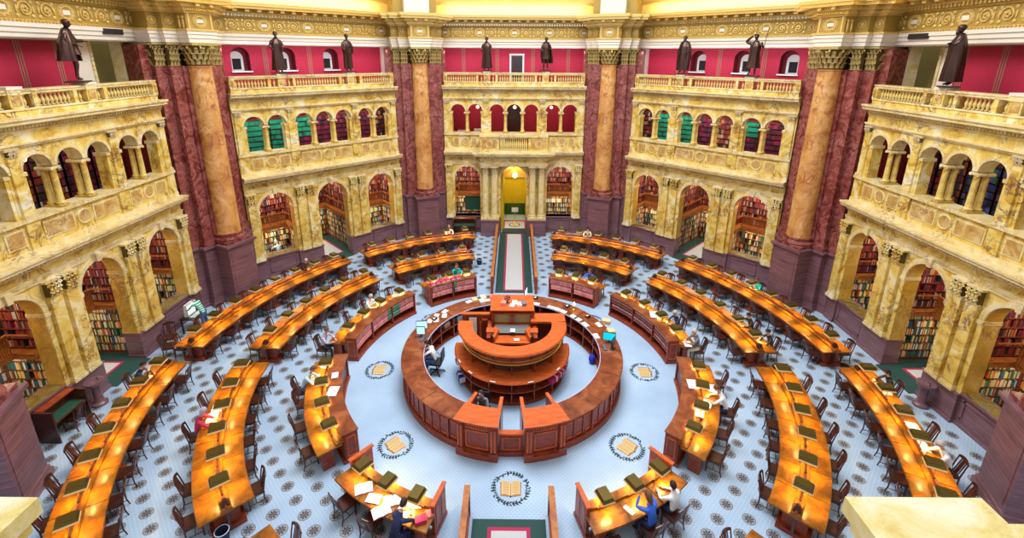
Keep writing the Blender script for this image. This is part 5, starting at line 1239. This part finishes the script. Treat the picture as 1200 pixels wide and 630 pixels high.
def open_book(x,y,z,rz,label,s=1.,m='paper'):
    t=empty('open_book',(x,y,z),R(rz),label,'book'); mb=MB(); mb.box(-.21*s,.21*s,-.15*s,.15*s,0,.01,'book_maroon'); mb.build('cover',t,local=True)
    mb=MB()
    for q in(-1,1):
        vs=[];N=5
        for i in range(N+1):
            u=i/N; xx=q*u*.2*s; zz=.012+.03*s*math.sin(PI*min(1,u*1.1))*(1-.3*u)
            for yy in(-.14*s,.14*s): vs+=[(xx,yy,zz),(xx,yy,.01)]
        fs=[]
        for i in range(N): b=i*4; fs+=[(b,b+2,b+6,b+4),(b+1,b+5,b+7,b+3),(b,b+4,b+5,b+1),(b+2,b+3,b+7,b+6)]
        fs.append((N*4,N*4+2,N*4+3,N*4+1)); mb.add(vs,fs,m)
    mb.build('pages',t,local=True); return t
def ob(r,a,z,rz,l,s=1.,m='paper'): p=P(r,a,z); open_book(p.x,p.y,p.z,a+rz,l,s,m)
ob(7.0,186.5,.79,60,'open white book at the far end of left inner-ring desk'); ob(7.25,192.5,.79,90,'open cream book before the pale blue shirted reader',1.1,'paper_cream'); ob(6.55,203,1.07,70,'large white book leaning on the back of left inner-ring desk',1.2); ob(6.5,195.5,1.07,90,'white sheet book on the left inner desk ledge',.8)
ob(7.2,141,.79,80,'first open book on the far end of left inner bookcase desk'); ob(6.9,146,.85,100,'second open book on the far end of left inner bookcase desk'); ob(6.9,111,.85,80,'large open white book at the right of far left inner desk',1.3)
ob(6.95,66,.85,80,'large open white book at the left of far right inner desk',1.3); ob(6.85,54,.85,110,'large open white book at the right of far right inner desk',1.4)
ob(6.75,22,1.07,60,'large open white book on the right inner bookcase top',1.4); ob(7.15,6,.79,80,'open paper in front of the bald reader at right desk end',1.)
ob(6.6,-18,1.07,100,'open book on dark stand on the right inner desk ledge',1.2); ob(7.1,-22+360,.79,80,'white open volume before the white-shirted man on the right inner desk'); ob(6.9,-27.5,.86,90,'crumpled white pages on the right inner desk',.9); ob(7.3,-15,.79,90,'white pages at the far part of right inner desk')
for i,(x,y,rz) in enumerate(((-3.95,-6.0,20),(-3.6,-6.3,-10),(-3.1,-6.35,15),(-2.75,-6.7,-25),(-3.3,-6.65,30),(-2.5,-6.45,5))): open_book(x,y,.79,rz,f'{ORD[i]} open white book from the left on the bottom-left inner desk',.95 if i%2 else 1.15)
flat('cloth_bundle','orange and pink bundle at the right end of bottom-left inner desk','bag',-2.25,-6.9,.79,.28,.2,.1,'cloth_crimson',20)
for i,(x,y) in enumerate(((-3.1,-6.15),(-2.05,-6.75))): flat('notebook',('small black notebook','pink notebook')[i]+' on the bottom-left inner desk','notebook',x,y+.05,.79,.16,.22,.03,('black_plastic','book_pink')[i],30)
flat('phone_case','white phone on the bottom-right inner desk','phone',3.05,-6.55,.79,.12,.3,.01,'paper',40)
for r,a,l in ((13.15,187.5,'cream open book before the man in navy jacket'),(10.2,200,'white open book beside the crimson sweater reader'),(10.15,197.5,'second white open book above the crimson sweater reader'),(13.2,351.5,'cream open book before the long-haired woman'),(13.2,344,'blue and white open book on the right outer-ring desk'),(13.1,340.5,'white open book before the man with a tie')): ob(r,a,.79,90,l,1.1,'paper_cream' if 'cream' in l else 'paper')
# crimson books on top of the far left inner bookcase
for i in range(6):
    a=127.5-i*2.4; p=P(6.5,a,1.07); t=empty('magazine_box',p,R(a-90+random.uniform(-8,8)),f'{ORD[i]} crimson magazine box from the left on far left inner bookcase','box')
    mb=MB(); mb.box(-.11,.11,-.12,.12,0,.07,'magenta'); mb.build('cover',t,local=True); mb=MB(); mb.box(-.1,.1,-.125,.0,.01,.06,'paper'); mb.build('label_panel',t,local=True)
# books kept on the lower tier of the middle desk
def tier_books(b0,b1,z,cols,nm):
    a=b0
    while a<b1:
        w=random.uniform(.035,.06); c=random.choice(cols); p=P(2.08,a,z)+Vector((0,.1,0)); mb=MB(); mb.box(-w/2,w/2,-.12,.1,0,.2,c); mb.box(-w/2+.003,w/2-.003,-.1,.105,.004,.196,'paper'); o=mb.build('reference_book',None,local=True); o.location=p; o.rotation_euler=(random.uniform(-.15,.15),0,R(a+90)); tag(o,nm,'book',nm)
        a+=math.degrees(w*1.25/1.98)
tier_books(312,334,.59,['magenta','paper','magenta'],'magenta and white reference books on the right of the tiered desk')
tier_books(338,352,.59,['magenta','paper','book_rose'],'magenta and white books at the right end of the tiered desk'); tier_books(183,196,.59,['paper','carpet_green','black_plastic','mosaic_yellow'],'white and green books at the left end of the tiered desk'); tier_books(196,208,.14,['paper','bag_blue','cloth_navy'],'white and blue books low on the left of the tiered desk')
# boxes, bag, small lamp on the right counter
flat('cardboard_box','open pale cardboard box on the right counter, further one','box',4.0,1.75,1.1,.34,.26,.16,'card_box',-20); flat('cardboard_box','pale cardboard box on the right counter beside the monitor','box',4.05,1.05,1.1,.3,.3,.12,'card_box',10)
mb=MB(); mb.ell((0,0,.2),(.14,.16,.2),'bag_blue',12,8); mb.tube([(-.06,0,.36),(0,0,.48),(.06,0,.36)],.012,'bag_blue',6); o=mb.build('shoulder_bag',None,40,local=True); o.location=(3.25,.55,0); tag(o,'bright blue bag on the floor inside the right counter','bag')
t=empty('table_lamp',P(3.95,46,1.1),0,'small gold lamp glowing on the far right counter','lamp'); mb=MB(); mb.lathe([(.07,0),(.06,.02),(.015,.04),(.012,.2),(.03,.22)],'brass',n=12); mb.build('base',t,local=True); mb=MB(); mb.lathe([(.02,.2),(.045,.25),(.03,.33),(.004,.38)],'lamp_tube',n=12); mb.build('bulb',t,local=True)
# things on the rear podium
t=empty('desk_fan',(-.2,1.0,2.46),0,'small dark round fan on the rear podium of the middle desk','fan'); mb=MB(); mb.lathe([(.08,0),(.07,.02),(.02,.04),(.015,.12)],'black_plastic',n=12); mb.build('base',t,local=True); mb=MB(); mb.torus((0,-.03,.22),.1,.018,'cloth_navy'); mb.ell((0,-.03,.22),(.03,.03,.03),'black_plastic'); 
for k in range(4): a=k*PI/2+.4; mb.obox((.05*math.cos(a),-.03,.22+.05*math.sin(a)),(.04*math.cos(a),0,.04*math.sin(a)),(-.018*math.sin(a),.008,.018*math.cos(a)),(0,.003,0),'cloth_navy')
mb.build('fan_head',t,local=True)
for i,(x,y,m) in enumerate(((.0,.75,'plastic_clear'),(.1,.95,'paper'),(.3,.8,'paper'),(.45,.85,'cloth_grey'),(-.35,.85,'book_pink'))): flat('paper_tray',('clear tray of papers','white paper stack','white folder','grey tray','pink folder')[i]+' on the rear podium of the middle desk','tray',x,y,2.46,.2,.26,.05+.02*i,m,(i*17)%30-15)
for i,(r,a,m,h) in enumerate(((3.8,104,'book_pink',.2),(4.0,110,'paper_cream',.12),(3.95,116,'card_box',.1),(3.7,112,'paper',.1))): p=P(r,a,1.1); flat('file_box',('pink and white box','long cream file','brown file box','white file box')[i]+' on the far left counter','box',p.x,p.y,p.z,.3,.24,h,m,a)
for i,(r,a,m) in enumerate(((3.7,143,'card_box'),(3.7,136,'black_plastic'),(3.7,131,'plastic_clear'),(3.7,124,'black_plastic'))): p=P(r,a,.59); flat('storage_box',('brown box','black device','clear device','black device')[i]+' on the inner shelf of left counter, '+('nearest the officer','second from the officer','third from the officer','furthest from the officer')[i],'box',p.x,p.y,p.z,.34,.3,.24,m,a)
# office chair and officer
def office_chair(loc,rz,label,seatm='black_plastic'):
    t=empty('office_chair',loc,rz,label,'chair')
    mb=MB(); mb.frust((0,0,.46),.5,.48,.46,.44,.07,seatm); mb.build('seat',t,local=True)
    mb=MB(); mb.frust((0,-.26,.62),.44,.06,.38,.05,.42,seatm); mb.tube([(0,-.2,.46),(0,-.28,.7)],.02,'black_plastic'); mb.build('backrest',t,local=True)
    mb=MB(); mb.tube([(0,0,.1),(0,0,.46)],.03,'dark_metal'); mb.build('gas_lift',t,local=True)
    mb=MB()
    for k in range(5): a=2*PI*k/5; mb.tube([(0,0,.12),(.3*math.cos(a),.3*math.sin(a),.07)],.022,'black_plastic',6); mb.ell((.3*math.cos(a),.3*math.sin(a),.035),(.035,.035,.035),'black_plastic',8,6)
    mb.build('base',t,local=True)
    for s in(-1,1): mb=MB(); mb.tube([(s*.25,-.05,.5),(s*.28,-.02,.68),(s*.28,.15,.69)],.018,'black_plastic',6); mb.build('armrest',t,local=True)
office_chair((-2.95,-.12,0),R(172-90),'black five-star office chair under the officer in white'); seated((-2.95,-.12,0),172,'officer in white shirt and jeans on an office chair at the left counter',top='cloth_white',legs='cloth_jeans',hair='hair_dark',lean=.2,reach=.12,sleeve=True)
office_chair((.95,3.05,0),R(60-90),'orange-backed office chair behind the far right counter','rail_wood')
office_chair((-.98,-2.72,0),R(262-90),'black office chair behind the left carved podium'); seated((-.98,-2.72,0),262,'dark-haired person in dark jacket behind the left carved podium',top='cloth_grey',legs='cloth_black',lean=.08,head=(.5,1,.2))
# kiosk terminal, chairs near the left wall
t=empty('computer_terminal',(-14.35,2.75,0),R(90),'pale computer terminal on a dark desk against the left wall plinth','computer')
mb=MB(); mb.box(-.45,.45,-.35,.3,.7,.76,'dark_metal'); 
for x in(-.4,.4):
    for y in (-.3,.25): mb.box(x-.025,x+.025,y-.025,y+.025,0,.7,'dark_metal')
mb.build('desk',t,local=True)
mb=MB(); mb.frust((0,.1,.76),.5,.2,.46,.12,.55,'white_panel'); mb.box(-.2,.2,-.02,.04,.86,1.22,'screen_on'); mb.build('display',t,local=True); mb=MB(); mb.box(-.3,.3,-.3,-.08,.76,.79,'white_panel'); mb.build('keyboard',t,local=True)
for x,y,f,l in ((-14.55,1.5,300,'dark wooden chair standing alone against the left wall plinth'),(-14.1,.85,20,'dark wooden chair at the near end of the far left outer desk'),(-14.5,-3.1,180,'dark wooden chair tucked into the dark carrel at left')): dup(CH,(x,y,0),R(f-90),l,'wooden chairs away from the desks')
# dark carrels
def carrel(M,label,w=1.5):
    t=empty('study_carrel',M.translation,M.to_euler().z,label,'desk'); h=1.2
    mb=MB(); mb.box(-w/2,w/2,-.02,.02,.1,h,'dark_wood'); mb.build('back_panel',t,local=True)
    for s in(-1,1): mb=MB(); x=s*w/2; mb.box(x-.02,x+.02,-.62,.02,0,h-.1,'dark_wood'); mb.box(x-.03,x+.03,-.64,.04,h-.1,h-.04,'dark_wood'); mb.build('side_panel',t,local=True)
    mb=MB(); mb.box(-w/2+.02,w/2-.02,-.6,-.02,.7,.75,'dark_wood'); mb.box(-w/2+.06,w/2-.06,-.56,-.1,.75,.755,'leather_green'); mb.build('desktop',t,local=True)
    mb=MB(); mb.box(-w/2+.02,w/2-.02,-.3,-.02,h-.06,h-.02,'cherry'); mb.build('top_shelf',t,local=True)
carrel(Matrix.Translation((-15.0,-3.2,0))@Matrix.Rotation(R(90),4,'Z'),'dark wooden carrel with green desktop against the left wall',1.15)
carrel(Matrix.Translation((-3.35,14.95,0)),'dark wooden carrel with green top under the far left window',1.5)
# drinking fountains
def fountain(x,y,label,rz):
    t=empty('drinking_fountain',(x,y,0),rz,label,'fountain'); mb=MB(); mb.lathe([(.24,0),(.24,.08),(.16,.14),(.13,.3),(.13,.7),(.2,.82)],'tennessee',n=16); mb.build('pedestal',t,30,local=True)
    mb=MB(); mb.lathe([(.2,.82),(.28,.86),(.29,.95),(.26,.95),(.1,.88),(.001,.88)],'tennessee',n=20); mb.build('basin',t,30,local=True)
    mb=MB(); mb.tube([(0,.14,.9),(0,.14,1.0),(0,.06,1.02)],.014,'dark_metal',6); mb.build('spout',t,local=True)
fountain(-14.65,-2.0,'marble drinking fountain against the left wall plinth beside doorway',0); fountain(14.7,-1.7,'marble drinking fountain against the right wall plinth beside doorway',PI)
# waste bins
def bin_(x,y,label,m='cloth_navy'):
    t=empty('waste_bin',(x,y,0),0,label,'bin'); mb=MB(); mb.lathe([(.13,0),(.17,.34),(.16,.34),(.12,.02),(.001,.02)],m,n=16); mb.build('bucket',t,30,local=True); mb=MB(); mb.torus((0,0,.345),.168,.012,'plastic_clear' if m!='black_plastic' else m,'z',16,6); mb.build('rim',t,local=True)
bin_(-7.35,-6.85,'dark blue waste bin at near end of left middle-ring desk'); bin_(-2.0,9.85,'dark blue waste bin at the aisle end of the far left middle-ring desk'); bin_(13.1,.05,'black waste bin at near end of far right outer-ring desk','black_plastic')
# window-sill and alcove green panels on the far wall
flat('display_board','green display board behind the left window of the far wall','board',-2.9,16.6,1.2,1.2,.06,1.1,'leather_green')

for i,(x,w,h) in enumerate(((-3.6,.7,1.0),(-2.5,.6,1.1),(-.9,.5,.8))):
    t=empty('storage_cabinet',(x,17.2,5.87),0,('wide','tall','small')[i]+' pale cabinet in the crimson gallery room above the portal','cabinet'); mb=MB(); mb.box(-w/2,w/2,-.2,.2,0,h,'white_panel'); mb.build('carcass',t,local=True)
    mb=MB(); mb.box(-w/2+.03,-.01,-.215,-.2,.05,h-.05,'white_panel'); mb.build('door',t,local=True); mb=MB(); mb.box(.01,w/2-.03,-.215,-.2,.05,h-.05,'white_panel'); mb.build('door',t,local=True)
for a,t_,l in ((135,2.35,'far left angled wall'),(90,-2.45,'left end of the far wall'),(90,.05,'middle of the far wall'),(90,2.5,'right end of the far wall'),(45,-2.35,'left end of the far right angled wall'),(45,3.9,'right end of the far right angled wall'),(180,-.6,'left wall'),(0,2.2,'right wall')):
    M=Matrix.Translation(WALL[a].location)@Matrix.Rotation(R(a-90),4,'Z'); p=M@Vector((t_,.95,8.62)); t=empty('globe_lamp',p,0,'small glowing globe lamp under the gallery arches, '+l,'lamp','globe lamps in the upper gallery')
    mb=MB(); mb.ell((0,0,0),(.09,.09,.09),'lamp_tube',12,8); mb.build('globe',t,40,local=True); mb=MB(); mb.tube([(0,0,.08),(0,0,.6)],.012,'brass',6); mb.build('rod',t,local=True)
# ------------------------------------------------------------------ near parapet the picture is taken from
mb=MB(); mb.box(-4.6,4.6,-15.75,-15.25,9.2,10.1,'siena'); mb.box(-4.6,4.6,-15.75,-15.2,10.1,10.5,'siena'); mb.box(-4.6,4.6,-15.8,-15.2,10.5,10.6,'cream_marble')
mb.box(-4.6,4.6,-15.7,-15.3,8.5,9.2,'siena')
tag(mb.build('wall_near'),kind='structure')
for s,x0,x1,l in ((1,.74,1.03,'yellow marble parapet pedestal at the bottom right corner, right of the camera'),(-1,-1.25,-.97,'yellow marble parapet pedestal at the bottom left corner, left of the camera')):
    d=empty('parapet_pedestal',((x0+x1)/2,-15.3,10.6),0,l,'parapet')
    a,b=(x0+.02,3.6) if s>0 else (-3.6,x1-.02)
    mb=MB(); mb.box(a,b,-15.7,-15.14,10.6,11.04,'siena'); mb.build('die',d)
    mb=MB(); 
    if s>0: mb.box(x0,x1,-15.75,-15.06,11.06,11.1,'parapet_marble'); mb.box(x0+.01,x1-.01,-15.74,-15.08,11.03,11.06,'parapet_marble'); mb.box(x1,3.6,-15.74,-15.11,11.04,11.09,'parapet_marble')
    else: mb.box(-3.6,x1,-15.75,-15.08,11.06,11.1,'parapet_marble'); mb.box(-3.6,x1-.01,-15.74,-15.1,11.03,11.06,'siena')
    mb.build('cap',d)
# ------------------------------------------------------------------ lights and world
w=bpy.data.worlds.new('World'); S.world=w; w.use_nodes=True
w.node_tree.nodes['Background'].inputs[0].default_value=(.93,.96,1.0,1); w.node_tree.nodes['Background'].inputs[1].default_value=WS
def area(name,loc,rot,sx,sy,e,c):
    l=bpy.data.lights.new(name,'AREA'); l.energy=e; l.color=c; l.shape='RECTANGLE'; l.size=sx; l.size_y=sy
    o=bpy.data.objects.new(name,l); COL.objects.link(o); o.location=loc; o.rotation_euler=rot; return o
# cove lamps along the main cornice
for a in (180,135,90,45,0):
    n=Vector((math.cos(R(a)),math.sin(R(a)),0)); q=n*(A+1.35)
    area('cove_light',(q.x,q.y,14.75),(R(115),0,R(a-90)),9,.25,150,(1,.85,.5))
o_=area('oculus_light',(0,1.5,24),(0,0,0),13,13,OCU,(1,.985,.96))
l=bpy.data.lights.new('dome_light','SPOT'); l.energy=DOME; l.color=(.96,.98,1.0); l.spot_size=R(40); l.spot_blend=.9; l.shadow_soft_size=2.5
lo=bpy.data.objects.new('dome_light',l); COL.objects.link(lo); lo.location=(0,0,27)
# portal corridor
area('portal_light',(.1,17.2,4.4),(0,0,0),1.2,1.5,60,(1,.85,.4))
for s in (-1,1): area('back_gallery_light',(s*2.6,17.0,9.1),(0,0,0),3.5,.8,14,(1,.9,.8))
for a in (135,90,45):
    q=P(A+.45,a); area('passage_light',(q.x,q.y,12.2),(R(50),0,R(a-90)),9,.3,42,(1,.84,.96))
# ------------------------------------------------------------------ camera
F=550.46; TH=.2879; YAW=-.0041; ROLL=.006
cam=bpy.data.cameras.new('Camera'); co=bpy.data.objects.new('Camera',cam); COL.objects.link(co); S.camera=co
cam.sensor_fit='HORIZONTAL'; cam.sensor_width=36; cam.lens=F*36/1200; cam.shift_y=-(315-227.03)/1200
cam.clip_start=.05; cam.clip_end=200
f=Vector((math.sin(YAW)*math.cos(TH),math.cos(YAW)*math.cos(TH),-math.sin(TH)))
rt=f.cross(Vector((0,0,1))).normalized(); u=rt.cross(f)
r_=rt*math.cos(ROLL)+u*math.sin(ROLL); u_=-rt*math.sin(ROLL)+u*math.cos(ROLL)
M=Matrix((r_,u_,-f)).transposed().to_4x4(); M.translation=Vector((.0284,-15.8426,12.0)); co.matrix_world=M
vs=S.view_settings; S.display_settings.display_device='sRGB'; vs.view_transform='Standard'; vs.look='None'; vs.gamma=1; vs.use_curve_mapping=False; vs.exposure=EXPO
